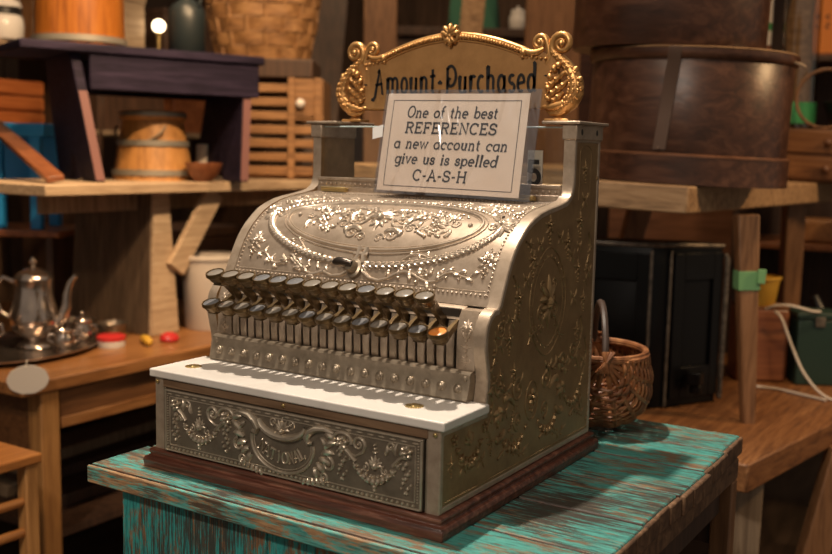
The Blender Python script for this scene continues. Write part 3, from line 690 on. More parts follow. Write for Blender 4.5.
# lid
LP = [(.1265,.2375),(.1335,.2520),(.1405,.2650),(.1475,.2770),(.1560,.2885),(.1660,.2995),(.1785,.3095),(.1910,.3180),(.2050,.3245),(.2240,.3310),(.2450,.3350),(.2680,.3380),(.2880,.3405),(.3060,.3425)]
LS = [0]
for a, b in zip(LP[:-1], LP[1:]): LS.append(LS[-1]+math.hypot(b[0]-a[0], b[1]-a[1]))
def lidp(s):
    s = min(max(s, 0), LS[-1])
    for i in range(len(LP)-1):
        if s <= LS[i+1]+1e-9:
            t = (s-LS[i])/(LS[i+1]-LS[i]); return Vector(LP[i])*(1-t)+Vector(LP[i+1])*t
def lidf(u, s, h):
    p = lidp(s); q = lidp(min(s+.006, LS[-1]))-lidp(max(s-.006, 0)); q.normalize()
    h *= 1.3; return (u, p.x-q.y*h, p.y+q.x*h)
mb = R0(); NU = 2
ns = 40
rings = [[lidf(x, LS[-1]*i/ns, 0) for x in (.0157,.21,W-.0157)] for i in range(ns+1)]
rings = [[(x,.1215,.2285) for x in (.0157,.21,W-.0157)],[(x,.1222,.2285) for x in (.0157,.21,W-.0157)]] + rings
top = [[r[0],r[1],r[2]] for r in rings]
bot = [[(p[0], p[1]+.003, p[2]-.003) for p in r] for r in rings]
loop = []
mb.loft([a+list(reversed(b_)) for a, b_ in zip(top, bot)])
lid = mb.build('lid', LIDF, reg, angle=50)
mb = R0(); rl = Relief(mb, lidf)
for ins in (.004,):
    a, b_, c, d = .0157+ins, .0035, W-.0157-ins, LS[-1]-.022
    rl.beads([(a,b_),(c,b_)], .0020, .0062); rl.beads([(c,b_),(c,d)], .0018, .0055); rl.beads([(a,d),(c,d)], .0018, .0055); rl.beads([(a,b_),(a,d)], .0018, .0055)
    rl.tube([(a+.004,b_+.004),(c-.004,b_+.004)], .0007); rl.tube([(c-.0045,b_+.004),(c-.0045,d)], .0008); rl.tube([(a+.0045,b_+.004),(a+.0045,d)], .0008)
    rl.tube([(a,d+.006),(c,d+.006)], .0010)
cu, cs, ru, rs = .213, .098, .148, .050
for k, rr in ((0,.0022), (.0055,.0014)): rl.tube(ell(cu,cs,ru+k,rs+k,0,360,72), rr)
rl.tube(ell(cu,cs,ru-.004,rs-.004,0,360,72), .0008)
# laurel garland below and around the oval
def gpt(t): return (cu+.174*cos(t), cs+.0715*sin(t))
N = 58
rl.tube([gpt(PI*1.0+PI*i/60) for i in range(61)], .0032, .8)
for i in range(N):
    t = PI+PI*(i+.5)/N; p = gpt(t); q = gpt(t+.01); a = math.atan2(q[1]-p[1], q[0]-p[0])
    if t > 1.5*PI: a += PI
    for d in (-1,1): rl.leaf(p[0], p[1], a+PI+d*.55, .0105, .0030, -d*.3, 1.0)
for i in range(40):
    t = PI*(.06+.88*(i+.5)/40); p = (cu+.166*cos(t), cs+.064*sin(t)); q = (cu+.166*cos(t+.01), cs+.064*sin(t+.01)); a = math.atan2(q[1]-p[1], q[0]-p[0])
    for d in (-1,1): rl.leaf(p[0], p[1], a+d*.6, .008, .0022, -d*.3, .9)
for s in (-1,1):
    P = lambda u, v: (cu+s*u, v)
    A = lambda a: a if s > 0 else PI-a
    # end flowers of the garland
    rl.flower(*P(.172,.102), .0085, 6); rl.acanthus(*P(.168,.110), .020, A(1.0), -s); rl.spiral(*P(.163,.098), .0075, A(0), 1.4, .0022, s)
    for k in range(6): rl.leaf(*P(.174,.100), A(-1.2+.55*k), .019, .0038, .4*(1 if k % 2 else -1))
    for k in range(5): rl.dome(*P(.180+.004*sin(k*2.2),.118+.0055*k), .0030, h=.0026, seg=6, rings=2)
    rl.foliage(*P(.165,.122), .055, A(2.2), s, .008); rl.drop(*P(.158,.140), .0052, 1)
    rl.drop(*P(.176,.047), .0078); rl.palmette(*P(.176,.050), .0135, PI/2, 5, .2)
    rl.drop(*P(.178,.168), .005); rl.foliage(*P(.11,.168), .06, A(.1), s, .0065); rl.drop(*P(.09,.171), .0045)
    # running foliage below
    rl.foliage(*P(.050,.013), .078, A(.12), s, .0095); rl.spiral(*P(.096,.024), .0065, A(PI), 1.3, .0020, s); rl.spiral(*P(.118,.022), .006, A(PI/2), 1.3, .0018, -s)
    for k in range(6): rl.leaf(*P(.045+.014*k,.014+.002*k), A(1.0-.15*k), .012, .0030, s*1.3)
    rl.tube([P(.012,.016),P(.022,.010),P(.036,.008),P(.050,.013)], [.0030,.0028,.0024,.0018])
    # field inside the oval
    rl.spiral(*P(.034,.100), .0155, A(PI), 1.6, .0026, s); rl.spiral(*P(.030,.072), .010, A(PI/2), 1.4, .0022, -s); rl.spiral(*P(.058,.112), .009, A(PI), 1.4, .0020, -s)
    rl.spiral(*P(.052,.086), .0085, A(0), 1.3, .0020, s); rl.foliage(*P(.045,.108), .06, A(.15), s, .0085)
    rl.acanthus(*P(.018,.076), .022, A(1.1), -s); rl.acanthus(*P(.040,.092), .019, A(.4), s)
    rl.flower(*P(.085,.098), .0090, 6); rl.drop(*P(.086,.094), .0062); rl.palmette(*P(.086,.098), .016, PI/2, 5, .18)
    for k in range(5): rl.leaf(*P(.086,.096), A(-.5+.42*k), .017, .0032, s*.5)
    rl.spiral(*P(.112,.100), .0068, A(PI), 1.3, .0017, s); rl.dome(*P(.131,.099), .0034, h=.0030)
    for k in range(4): rl.dome(*P(.066+.004*k,.080-.002*k), .0030, h=.0026, seg=6, rings=2)
    for k in range(6): rl.leaf(*P(.012+.006*k,.120+.001*k), A(.7-.1*k), .014, .0030, -s*.9)
    rl.spiral(*P(.022,.122), .0095, A(-.6), 1.4, .0022, s); rl.spiral(*P(.046,.124), .008, A(PI), 1.4, .0019, -s); rl.spiral(*P(.014,.066), .0075, A(0), 1.3, .0019, s)
    for k in range(7): rl.leaf(*P(.020+.007*k,.096+.010*sin(k*1.7)), A(.9+.9*sin(k*2.3)), .014, .0032, s*(1 if k % 2 else -1))
    for k in range(6): rl.dome(*P(.070+.010*k,.118+.004*sin(k*2)), .0026, h=.0022, seg=6, rings=2)
    rl.foliage(*P(.062,.120), .055, A(-.15), s, .0075); rl.foliage(*P(.060,.080), .045, A(.1), -s, .0075); rl.acanthus(*P(.100,.108), .014, A(.3), s); rl.acanthus(*P(.106,.090), .013, A(-.4), -s)
    rl.foliage(*P(.03,.160), .10, A(.02), s, .006); rl.foliage(*P(.140,.156), .045, A(-.5), -s, .007)
    rl.foliage(*P(.06,.036), .07, A(.25), s, .006); rl.foliage(*P(.120,.020), .05, A(.2), -s, .008)
rl.palmette(cu,.100,.030,PI/2,7,.16); rl.palmette(cu,.098,.020,-PI/2,5,.18); rl.flower(cu,.100,.0080,6)
# ribbon knot under the oval
rl.tube([(cu-.006,.050),(cu-.004,.038),(cu-.007,.028)], .004); rl.tube([(cu+.006,.050),(cu+.004,.038),(cu+.007,.028)], .004); rl.tube([(cu-.011,.040),(cu+.011,.040)], .0036)
for d in (-1,1):
    for k in range(5): rl.leaf(cu+d*.004,.030,-PI/2+d*(.3+.28*k),.018-.001*k,.0034,d*.3)
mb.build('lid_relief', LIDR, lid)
# lock with key handle
mb = R0(); p = lidf(.211,.020,0); n_ = (Vector(lidf(.211,.020,1))-Vector(p)); p = Vector(p)
t_ = Vector((1,0,0)); b_ = n_.cross(t_)
mb.loft([[p+(t_*cos(2*PI*j/16)+b_*sin(2*PI*j/16))*r+n_*h for j in range(16)] for r, h in ((.0105,0),(.0100,.004),(.0070,.005),(.0065,.011),(.0055,.013))])
lk = mb.build('lock', NICKEL2, lid)
mb = R0(); q = p+n_*.013
mb.tube([q+Vector((.004,0,.001)), q+Vector((-.004,-.002,.003)), q+Vector((-.011,-.003,.0035)), q+Vector((-.018,-.003,.002)), q+Vector((-.022,-.003,.001))], [.004,.0046,.0052,.0048,.002], 10)
mb.build('lock_lever', plain('dark_iron', (.07,.055,.045), .3, .7), lid)
# lid hinges
for x in (.052,.352):
    mb = R0(); mb.box((x-.022,.2965,.3425), (x+.022,.3035,.3485)); mb.tube([(x-.022,.297,.3478),(x+.022,.297,.3478)], .0022, 8); mb.build('hinge', BRIGHT, reg, bevel=.0008)
# window rail with beads
mb = R0(); mb.box((.0157,.306,.3415), (W-.0157,.3155,.3500)); mb.box((.0157,.3085,.3500), (W-.0157,.3165,.3585)); mb.box((.0157,.3065,.3585), (W-.0157,.3185,.3632))
for k in range(44): mb.ball((.022+.00875*k,.3078,.3542), .0024, 7, 4, (1,.7,1))
mb.build('window_rail', NICKEL, reg, bevel=.0006)
mb = R0(); mb.box((.0185,.3185,.3605), (W-.0185,.3215,.4355)); g = mb.build('window_glass', GLASS, reg)
mb = R0(); mb.box((.0182,.3180,.4357), (W-.0182,.3220,.4378)); mb.build('glass_top_edge', GLEDGE, reg, bevel=.0006)
mb = R0(); mb.box((.0185,D-.006,.3635), (W-.0185,D-.003,.4355)); mb.build('window_glass', GLASS, reg)
mb = R0(); mb.box((.017,.322,.336), (W-.017,D-.004,.340)); mb.build('window_floor', BASEW, reg)
# number tab
tabx = .349
mb = R0(); mb.box((tabx-.014,.3535,.340), (tabx+.008,.3555,.4075)); tabo = mb.build('number_tab', OFFW, reg)
mb = R0(); st, wl = letter_strokes('5', SLAB, .030)
for s_ in st: ribbon(mb, s_, .0062, lambda a,b,z: (tabx-.0145+a, .3533-z, .362+b))
mb.build('tab_numeral', INK, tabo)
for i, x in enumerate((.10,.16,.22,.28)):
    mb = R0(); mb.box((x-.011,.3655,.340), (x+.011,.3675,.372)); mb.build('number_tab', BASEWY, reg)
# ---- gold top sign
XC, SY = .2135, .355
SGN0 = len(bpy.data.objects)
sign = R0()
arcp = []
for i in range(25):
    u = -.122+.244*i/24; arcp.append((u, .5385+.0285*(cos(u/.122*PI/2))**.9 if abs(u) < .1219 else .5385))
outl = [(-.168,.464)]+[(-.172,.49),(-.165,.53),(-.140,.541)]+arcp+[(.140,.541),(.165,.53),(.172,.49),(.168,.464)]
sign.prism(list(reversed(outl)), lambda a,b,d: (XC+a,d,b), SY-.004, SY+.004)
top_sign = sign.build('top_sign', GOLDP, reg, angle=30)
mb = R0()
sg = Relief(mb, lambda u, v, h: (XC+u, SY-.004-h, v))
mb.tube([(XC-.166,SY,.4645),(XC+.166,SY,.4645)], .0032, 10)
mb.tube([(XC+a,SY,b+.002) for a, b in arcp], .0046, 10); mb.tube([(XC+a,SY-.0045,b-.0065) for a, b in arcp], .0016, 6)
for i in range(52):
    u = -.117+.234*i/51
    if abs(u) < .012: continue
    v = .5372+.0285*(cos(u/.122*PI/2))**.9; mb.ball((XC+u,SY-.0062,v), .0030+.0010*(1-abs(u)/.12), 8, 6, (.8,.9,1))
# crest
for a, L, b_ in ((PI/2,.017,0),(PI/2+.5,.017,.3),(PI/2-.5,.017,-.3),(PI/2+1.0,.015,.6),(PI/2-1.0,.015,-.6),(-PI/2,.014,0),(-PI/2+.6,.012,.5),(-PI/2-.6,.012,-.5)):
    pts = []; x, z = XC, .5665; aa = a
    for i in range(7):
        pts.append((x, SY-.006-.003*sin(PI*i/6), z)); x += cos(aa)*L/5; z += sin(aa)*L/5.4; aa += b_/6
    mb.tube(pts, [.0032*(.6+.7*sin(PI*min(i/6*.8+.1,1))) for i in range(6)]+[.0008], 8)
for d in (-1,1):
    mb.tube([(XC+d*.009,SY-.006,.579),(XC+d*.0125,SY-.007,.569),(XC+d*.009,SY-.006,.559)], [.002,.0034,.002], 8)
mb.ball((XC,SY-.008,.567), .0045, 10, 6)
def spiral3(cx, cz, R, a0, turns, dirn, w, lead=()):
    pts, rr = [], []
    for i, q in enumerate(lead): pts.append((q[0], SY, q[1])); rr.append(w*(1.05-.05*i/len(lead)))
    n = int(18*turns)
    for i in range(n+1):
        t = i/n; q = R*(1-.78*t); a = a0+dirn*2*PI*turns*t
        pts.append((cx+q*cos(a), SY-.003*t, cz+q*sin(a))); rr.append(w*(1-.5*t))
    mb.tube(pts, rr, 10); mb.ball((cx, SY-.003, cz), R*.34, 10, 6)
for s in (-1,1):
    Q = lambda u, z: (XC+s*u, z)
    A = lambda a: a if s > 0 else PI-a
    # dolphin body
    body = [(.166,.4585),(.176,.462),(.187,.471),(.194,.484),(.194,.497),(.188,.510),(.180,.521),(.171,.529),(.162,.536),(.156,.545)]
    br = [.0075,.0100,.0116,.0116,.0106,.0094,.0082,.0070,.006,.0048]
    lead = [Q(*b) for b in body[-2:]]
    mb.tube([(XC+s*u,SY,z) for u, z in body], br, 12)
    spiral3(XC+s*.172, .5495, .0145, A(PI), 1.5, -s, .0056, [Q(.160,.537),Q(.157,.544)])
    spiral3(XC+s*.139, .5525, .0105, A(0), 1.4, s, .0046, [Q(.150,.523),Q(.155,.533),Q(.152,.545)])
    # scroll running to the arch
    mb.tube([(XC+s*.146,SY-.003,.544),(XC+s*.138,SY-.004,.5395),(XC+s*.128,SY-.004,.5385),(XC+s*.118,SY-.004,.5415),(XC+s*.112,SY-.004,.546)], [.0028,.0045,.0052,.0045,.0015], 8)
    mb.ball((XC+s*.117,SY-.006,.5395), .0048, 8, 6); mb.ball((XC+s*.115,SY-.006,.5335), .0028, 8, 5)
    # scales, fins and leaves
    for k in range(26):
        t = k/25; i = min(int(t*8), 7); f = t*8-i
        u = body[i][0]*(1-f)+body[i+1][0]*f; z = body[i][1]*(1-f)+body[i+1][1]*f; r = br[i]*(1-f)+br[i+1]*f
        for j in (-.55, 0.05, .6):
            mb.ball((XC+s*(u+j*r), SY-r*math.sqrt(1-j*j)*.95, z+(.002 if k % 2 else 0)), r*.22, 6, 4)
    for u, z, a, L in ((.199,.476,.3,.007),(.204,.488,.6,.007),(.202,.500,.9,.007),(.195,.513,1.0,.008)):
        mb.tube([(XC+s*(u-.006),SY-.002,z-.003),(XC+s*(u-.001),SY-.004,z+.001),(XC+s*(u+.001),SY-.002,z+L*.6)], [.0042,.0045,.002], 8)
    for u, z, r in ((.168,.502,.0055),(.161,.496,.0056),(.171,.489,.0058),(.163,.484,.0054),(.157,.489,.0045),(.172,.478,.0056),(.165,.474,.005),(.176,.508,.0042),(.178,.494,.005)):
        mb.tube([(XC+s*(u+.005),SY-.003,z+.006),(XC+s*u,SY-.0065,z),(XC+s*(u-.004),SY-.004,z-.006)], [r*.55,r*.95,r*.4], 8)
    for u, z, L, an in ((.166,.512,.010,2.2),(.162,.502,.010,2.6),(.160,.489,.009,3.0),(.161,.476,.009,3.4),(.171,.516,.009,1.9)):
        pts = []; x, zz = u, z; aa = an
        for q in range(7):
            pts.append((XC+s*x, SY-.0045-.003*sin(PI*q/6), zz)); x += cos(aa)*L/6; zz += sin(aa)*L/6; aa -= .22
        mb.tube(pts, [.0022,.0036,.0042,.0042,.0036,.0026,.001], 8); mb.ball((XC+s*x, SY-.005, zz), .0022, 7, 5)
    for k in range(4): mb.ball((XC+s*(.150-.007*k), SY-.005, .530+.001*k), .0026, 6, 4)
    # head and mouth at the foot
    mb.tube([(XC+s*.184,SY-.004,.472),(XC+s*.172,SY-.007,.466),(XC+s*.158,SY-.006,.4635),(XC+s*.148,SY-.003,.4655)], [.0052,.0062,.005,.002], 8)
    mb.tube([(XC+s*.182,SY-.004,.458),(XC+s*.172,SY-.005,.4545),(XC+s*.160,SY-.004,.456),(XC+s*.152,SY-.003,.4605)], [.003,.0042,.0036,.0012], 8)
    mb.ball((XC+s*.182,SY-.0085,.4755), .0032, 8, 5)
mb.build('sign_scrollwork', GOLD, top_sign, angle=60)
for s in (-1,1):
    mb = R0(); mb.box((XC+s*.165-.017,SY-.012,.4447), (XC+s*.165+.017,SY+.012,.4485)); mb.lathe([(.010,.4485),(.008,.4505),(.006,.452),(.0065,.456),(.004,.4595)], 14, (XC+s*.165,SY,0)); mb.build('sign_foot', GOLD, top_sign, bevel=.0008)
mb = R0(); st, wl = letter_strokes('Amount-Purchased', NOUV, .0345, .055)
k = .264/wl
for s_ in st: ribbon(mb, [(a*k, b_) for a, b_ in s_], .0040, lambda a,b,z: (.0825+a, SY-.0046-z, .4850+b))
for x, z in ((.069,.4985),(.359,.505)):
    mb.loft([[(x+dx*q, SY-.0042-h, z+dz*q) for dx, dz in ((-.0035,0),(0,-.0014),(.0035,0),(0,.0014))] for q, h in ((1,0),(1,.0005))])
mb.build('sign_lettering', BLACK, top_sign)
for o in [o for o in bpy.data.objects if o == top_sign or o.parent == top_sign]:
    if o.name.startswith('sign_foot'): continue
    for v in o.data.vertices:             # final proportions of the sign board
        x = v.co.x+.21; z = v.co.z; k = .962 if o.name != 'sign_lettering' else 1
        v.co.x = XC+(x-XC)*k-.21; v.co.z = .4585+(z-.4585)*(.955 if k < 1 else 1)

# ================================================================== PAPER SIGN IN SLEEVE
BLc, Uv, Vv = Vector((.1405,.2725,.3455)), Vector((.2385,0,-.0032)), Vector((-.004,.031,.1415))
LU, LV = Uv.length, Vv.length
ue, ve = Uv/LU, Vv/LV; ne = ue.cross(ve)
if ne.y > 0: ne = -ne
ps = thing('paper_sign', 'cream paper sign in a clear plastic sleeve leaning on the cash register', 'sign', tuple(BLc))
def PF(a, b, z):
    wv = .0022*sin(a*26+b*9)*((a/LU)**3) + .0012*sin(b*20)*(1-a/LU)**4
    p = ue*a+ve*b+ne*(z+wv); return p
def sheet(mb, u0, u1, v0, v1, z0, z1, nu=30, nv=16, shear=0):
    g = lambda z: [[PF(u0+(u1-u0)*i/nu+shear*(v0+(v1-v0)*j/nv), v0+(v1-v0)*j/nv, z) for i in range(nu+1)] for j in range(nv+1)]
    A_, B_ = g(z0), g(z1); n = nu+1; vs = [p for r in A_ for p in r]; fs = [(j*n+i, j*n+i+1, (j+1)*n+i+1, (j+1)*n+i) for j in range(nv) for i in range(nu)]
    mb.add(vs, fs); mb.add([p for r in B_ for p in r], [tuple(reversed(f)) for f in fs])
    rim = [(0,i) for i in range(n)]+[(j,nu) for j in range(1,nv+1)]+[(nv,i) for i in range(nu-1,-1,-1)]+[(j,0) for j in range(nv-1,0,-1)]
    mb.loft([[A_[j][i] for j, i in rim],[B_[j][i] for j, i in rim]], True, False)
mb = MB(); sheet(mb, .0045, .2225, .0040, .1395, 0, .0003, shear=.02); paper = mb.build('paper', PAPER, ps)
mb = MB(); sheet(mb, 0, LU, 0, LV, .0012, .0014, 46, 24, .02); sheet(mb, 0, LU, 0, LV, -.0012, -.0010, 46, 24, .02); mb.build('plastic_sleeve', SLEEVE, ps)
mb = MB()
PS = lambda a, b, z: PF(a+.02*b, b, z+.0003)
fr = [(.0150,.0110),(.2110,.0110),(.2110,.1300),(.0150,.1300),(.0150,.0110)]
for a, b_ in zip(fr[:-1], fr[1:]):
    n = 24; ribbon(mb, [(a[0]+(b_[0]-a[0])*i/n, a[1]+(b_[1]-a[1])*i/n) for i in range(n+1)], .0009, PS, .0002)
for txt, size, base, wd, cxx, skew, tw in (('One of the best',.0150,.1065,.0023,.1085,.12,.139), ('REFERENCES',.0140,.0850,.0026,.1090,.06,.140), ('a new account can',.0150,.0635,.0023,.1110,.12,.174), ('give us is spelled',.0150,.0425,.0023,.1070,.12,.157), ('C-A-S-H',.0140,.0200,.0025,.1020,.04,.083)):
    st, wl = letter_strokes(txt, SLAB, size, .09, skew)
    k = tw/wl
    for s_ in st: ribbon(mb, [(cxx-tw/2+a*k, base+b_) for a, b_ in s_], wd, PS, .0002)
mb.build('printed_text', INK, paper)
mb = MB()
ribs = [(-.009,.077),(.007,.080)]
mb.add([PF(-.010,.074,.0019),PF(.006,.078,.0019),PF(.005,.095,.0019),PF(-.012,.090,.0019)], [(0,1,2,3)])
mb.add([PF(-.010,.074,.0016),PF(.006,.078,.0016),PF(.005,.095,.0016),PF(-.012,.090,.0016)], [(3,2,1,0)])
mb.build('tape_strip', plain('white_tape', (.60,.58,.56), .5), ps)

#@@BACKGROUND@@
# ================================================================== LEFT SIDE: TABLE, TEA SET, BENCHES
def legs(par, mat, spots, w, z0, z1):
    for x, y in spots:
        mb = MB(); mb.box((x-w/2,y-w/2,z0), (x+w/2,y+w/2,z1)); mb.build('leg', mat, par, bevel=.003)
lt = thing('work_table', 'long brown wooden table holding the silver tea set', 'table', (-1.40,1.30,-TZ))
mb = MB(); mb.box((-.50,-.865,.668), (.53,.62,.700)); mb.build('table_top', ORW, lt, bevel=.005)
mb = MB(); mb.box((.485,-.75,.600), (.505,.58,.667)); mb.box((-.47,-.80,.52), (.4845,-.782,.667)); mb.build('apron', ORWD, lt, bevel=.002)
mb = MB(); mb.box((.4855,-.75,.575), (.508,.58,.600)); mb.build('apron_bead', ORW, lt, bevel=.002)
for x, y in ((.488,-.782), (.488,.56), (-.45,-.76), (-.45,.56)):
    mb = MB(); mb.box((x-.020,y-.024,0), (x+.026,y+.024,.667)); mb.build('leg', ORWZ, lt, bevel=.003)
mb = MB(); mb.box((-.44,-.73,.30), (.46,.53,.318)); mb.build('lower_shelf', DKW, lt)
tl = .318-TZ
for i, (dx, z, L, rot) in enumerate(((.0,0,1.16,.03),(.15,0,1.12,-.02),(.30,0,1.15,.01),(.06,.0315,1.12,.02),(.20,.0315,1.05,.0),(.13,.063,1.1,.06))):
    mb = MB(); mb.box((-.058,-L/2,.0005), (.058,L/2,.031)); o = mb.build('plank', GREYD if i % 2 else DKW, loc=(-1.42+dx,1.20,tl+z), rz=rot, bevel=.003)
    tag(o, 'old brown plank in the stack on the shelf under the tea table', 'plank', 'planks stacked under the tea table')
TT = -.100
# tray and tea set
def silver_lathe(prof, par, name, seg=28, c=(0,0,0)): return MB().lathe(prof, seg, c).build(name, SILVER, par, angle=50)
tray = thing('serving_tray', 'oval silver tray holding a coffee pot and small pots', 'tray', (-1.17,.66,TT), .35)
MB().lathe([(.001,.002),(.80,.002),(.86,.004),(.97,.012),(1.0,.013),(1.0,.016),(.96,.016),(.86,.008),(.8,.006),(.001,.006)], 48, (0,0,0), .165, .235).build('tray_dish', SILVER, tray, angle=50)
for s in (-1,1):
    MB().tube([(-.05,s*.228,.015),(-.04,s*.255,.022),(0,s*.268,.025),(.04,s*.255,.022),(.05,s*.228,.015)], .006, 8).build('tray_handle', SILVER, tray)
TS = TT+.0062
pot = thing('coffee_pot', 'tall tarnished silver coffee pot with curved spout on the tray', 'coffee pot', (-1.165,.69,TS), .55)
silver_lathe([(.040,0),(.044,.003),(.040,.010),(.026,.018),(.030,.024),(.050,.040),(.058,.060),(.058,.078),(.052,.105),(.045,.130),(.043,.150),(.046,.165),(.047,.170)], pot, 'body')
lidp_ = silver_lathe([(.047,.1702),(.045,.176),(.034,.187),(.018,.194),(.008,.197),(.005,.202)], pot, 'lid')
MB().lathe([(.004,.202),(.009,.207),(.011,.213),(.007,.219),(.003,.224)], 14).build('finial', SILVER, lidp_)
MB().tube([(.050,0,.060),(.072,0,.075),(.080,0,.105),(.082,0,.135),(.092,0,.165),(.105,0,.180)], [.016,.0145,.012,.010,.008,.0065], 12).build('spout', SILVER, pot)
MB().tube([(-.046,0,.160),(-.075,0,.172),(-.094,0,.155),(-.096,0,.120),(-.084,0,.085),(-.055,0,.070)], [.006,.006,.0065,.0065,.006,.005], 10).build('handle', SILVER, pot)
def small_pot(name, label, loc, s, rz, lidded=True):
    p = thing(name, label, 'pot', loc, rz)
    MB().lathe([(.022*s,0),(.024*s,.003*s),(.016*s,.010*s),(.032*s,.026*s),(.036*s,.042*s),(.030*s,.060*s),(.027*s,.068*s),(.030*s,.074*s),(.029*s,.074*s),(.025*s,.068*s)], 24).build('body', SILVER, p, angle=50)
    if lidded:
        l = MB().lathe([(.030*s,.0745*s),(.024*s,.082*s),(.010*s,.088*s),(.004*s,.090*s)], 20).build('lid', SILVER, p, angle=50)
        MB().ball((0,0,.096*s), .007*s, 10, 6).build('finial', SILVER, l)
    for d in (-1,1): MB().tube([(d*.030*s,0,.060*s),(d*.048*s,0,.062*s),(d*.052*s,0,.044*s),(d*.034*s,0,.034*s)], .0038*s, 8).build('handle', SILVER, p)
small_pot('sugar_bowl', 'small silver lidded sugar bowl at the right end of the tray', (-1.105,.785,TS), .82, .3)
small_pot('cream_jug', 'small open silver cream jug between coffee pot and sugar bowl', (-1.055,.690,TS), .72, .9, False)
small_pot('tea_pot', 'squat silver lidded pot at the left end of the tray', (-1.195,.555,TS), 1.15, .6)
# hanging tag
tg = thing('hanging_tag', 'white scalloped oval tag hanging on a string in front of the tea table', 'tag', (-.866,.448,-.092), PI/2-.55)
poly = [(.042*cos(t)*(1+.012*cos(10*t)), .031*sin(t)*(1+.012*cos(10*t))) for t in [2*PI*i/64 for i in range(64)]]
MB().prism(poly, lambda a,b,d: (a,d,b), -.0015, .0015).build('plaque', TAGW, tg, bevel=.0006)
MB().tube([(-.004,-.002,.027),(-.002,.0,.034),(0,.012,.040)], .0009, 6).build('string', OFFW, tg)
# small stuff on the table
bx = thing('wooden_box', 'small reddish brown wooden box behind the silver tray', 'box', (-1.455,1.13,TT), .5)
MB().box((-.055,-.04,0), (.055,.04,.048)).build('body', REDW, bx, bevel=.003); MB().box((-.058,-.043,.0485), (.058,.043,.060)).build('lid', REDW, bx, bevel=.003)
def bowl(name, label, loc, r, h, mat, cat='bowl'):
    o = MB().lathe([(r*.45,0),(r*.5,h*.06),(r*.8,h*.4),(r*.97,h*.85),(r,h),(r*.95,h),(r*.9,h*.85),(r*.7,h*.42),(r*.3,h*.14),(.001,h*.12)], 28).build(name, mat, loc=loc, angle=50)
    return tag(o, label, cat)
PEWT = metal('pewter', (.14,.11,.085), (.32,.27,.22), .8, .32, 20)
bowl('metal_bowl', 'dull pewter bowl behind the red lidded tin, nearer the silver tray', (-1.225,.868,TT), .048, .046, PEWT)
bowl('metal_bowl', 'smaller dull pewter bowl in front of the bench leg', (-1.135,.905,TT), .042, .042, PEWT)
rd = thing('round_tin', 'small white round tin with a bright red lid on the tea table', 'tin', (-1.045,.825,TT))
MB().lathe([(.034,0),(.035,.002),(.035,.018),(.001,.018)], 24).build('body', CERAM, rd); MB().lathe([(.036,.0182),(.036,.028),(.030,.031),(.001,.032)], 24).build('lid', RED, rd, angle=50)
o = MB().lathe([(.001,0),(.022,.0005),(.026,.008),(.022,.018),(.010,.024),(.001,.025)], 18).build('red_pincushion', RED, loc=(-.985,.965,TT)); tag(o, 'small shiny red round object at the foot of the bench leg', 'trinket')
o = MB().tube([(-.035,0,.010),(-.03,0,.0105),(.0,0,.0125),(.03,0,.0105),(.036,0,.010)], [.004,.0098,.0122,.0098,.004], 12).build('yellow_stick', YELLOW, loc=(-1.00,.90,TT), rz=-.5); tag(o, 'short yellow wooden stick lying on the tea table', 'stick')
bn = thing('cream_bin', 'cream enamel bin behind the cash register keys, under the plank bench', 'bin', (-1.055,1.195,TT))
MB().lathe([(.072,0),(.074,.003),(.084,.200),(.084,.201),(.078,.201),(.070,.02),(.001,.02)], 32).build('body', BINW, bn, angle=50)
MB().lathe([(.0845,.196),(.089,.198),(.089,.206),(.0845,.208)], 32, caps=False).build('rim', BINW, bn, angle=50)
# plank bench
pb = thing('plank_bench', 'weathered plank bench standing on the tea table, wooden leg and brace', 'bench', (-1.28,1.30,TT))
mb = MB(); mb.loft([[(-.14,y,.385+dz),(.26,y,.385+dz),(.26,y,.412+dz),(-.14,y,.412+dz)] for y, dz in ((-.68,0),(.70,0))]); mb.build('seat_plank', GREYW, pb, bevel=.003)
for y in (-.27,.55):
    mb = MB(); mb.loft([[(-.12,y-.050,.0),(.200,y-.050,.0),(.200,y+.050,.0),(-.12,y+.050,.0)], [(-.11,y-.026,.384),(.190,y-.026,.384),(.190,y+.026,.384),(-.11,y+.026,.384)]]); lg = mb.build('leg', SHADELEG, pb, bevel=.003)
    mb = MB(); mb.loft([[(.2005,y-.050,.001),(.214,y-.050,.001),(.214,y+.050,.001),(.2005,y+.050,.001)], [(.1905,y-.026,.384),(.203,y-.026,.384),(.203,y+.026,.384),(.1905,y+.026,.384)]]); mb.build('lit_leg_face', GREYW, lg, bevel=.002)  # added thin facing, paler wood paints the lit side of the leg
mb = MB(); mb.bar((.217,-.238,.175), (.217,-.085,.383), .062, .018, (1,0,0)); mb.build('brace', GREYW, pb, bevel=.002)
mb = MB(); mb.box((.12,-.60,.335), (.14,.70,.384)); mb.build('rail', GREYD, pb, bevel=.002)
PZ = TT+.4125
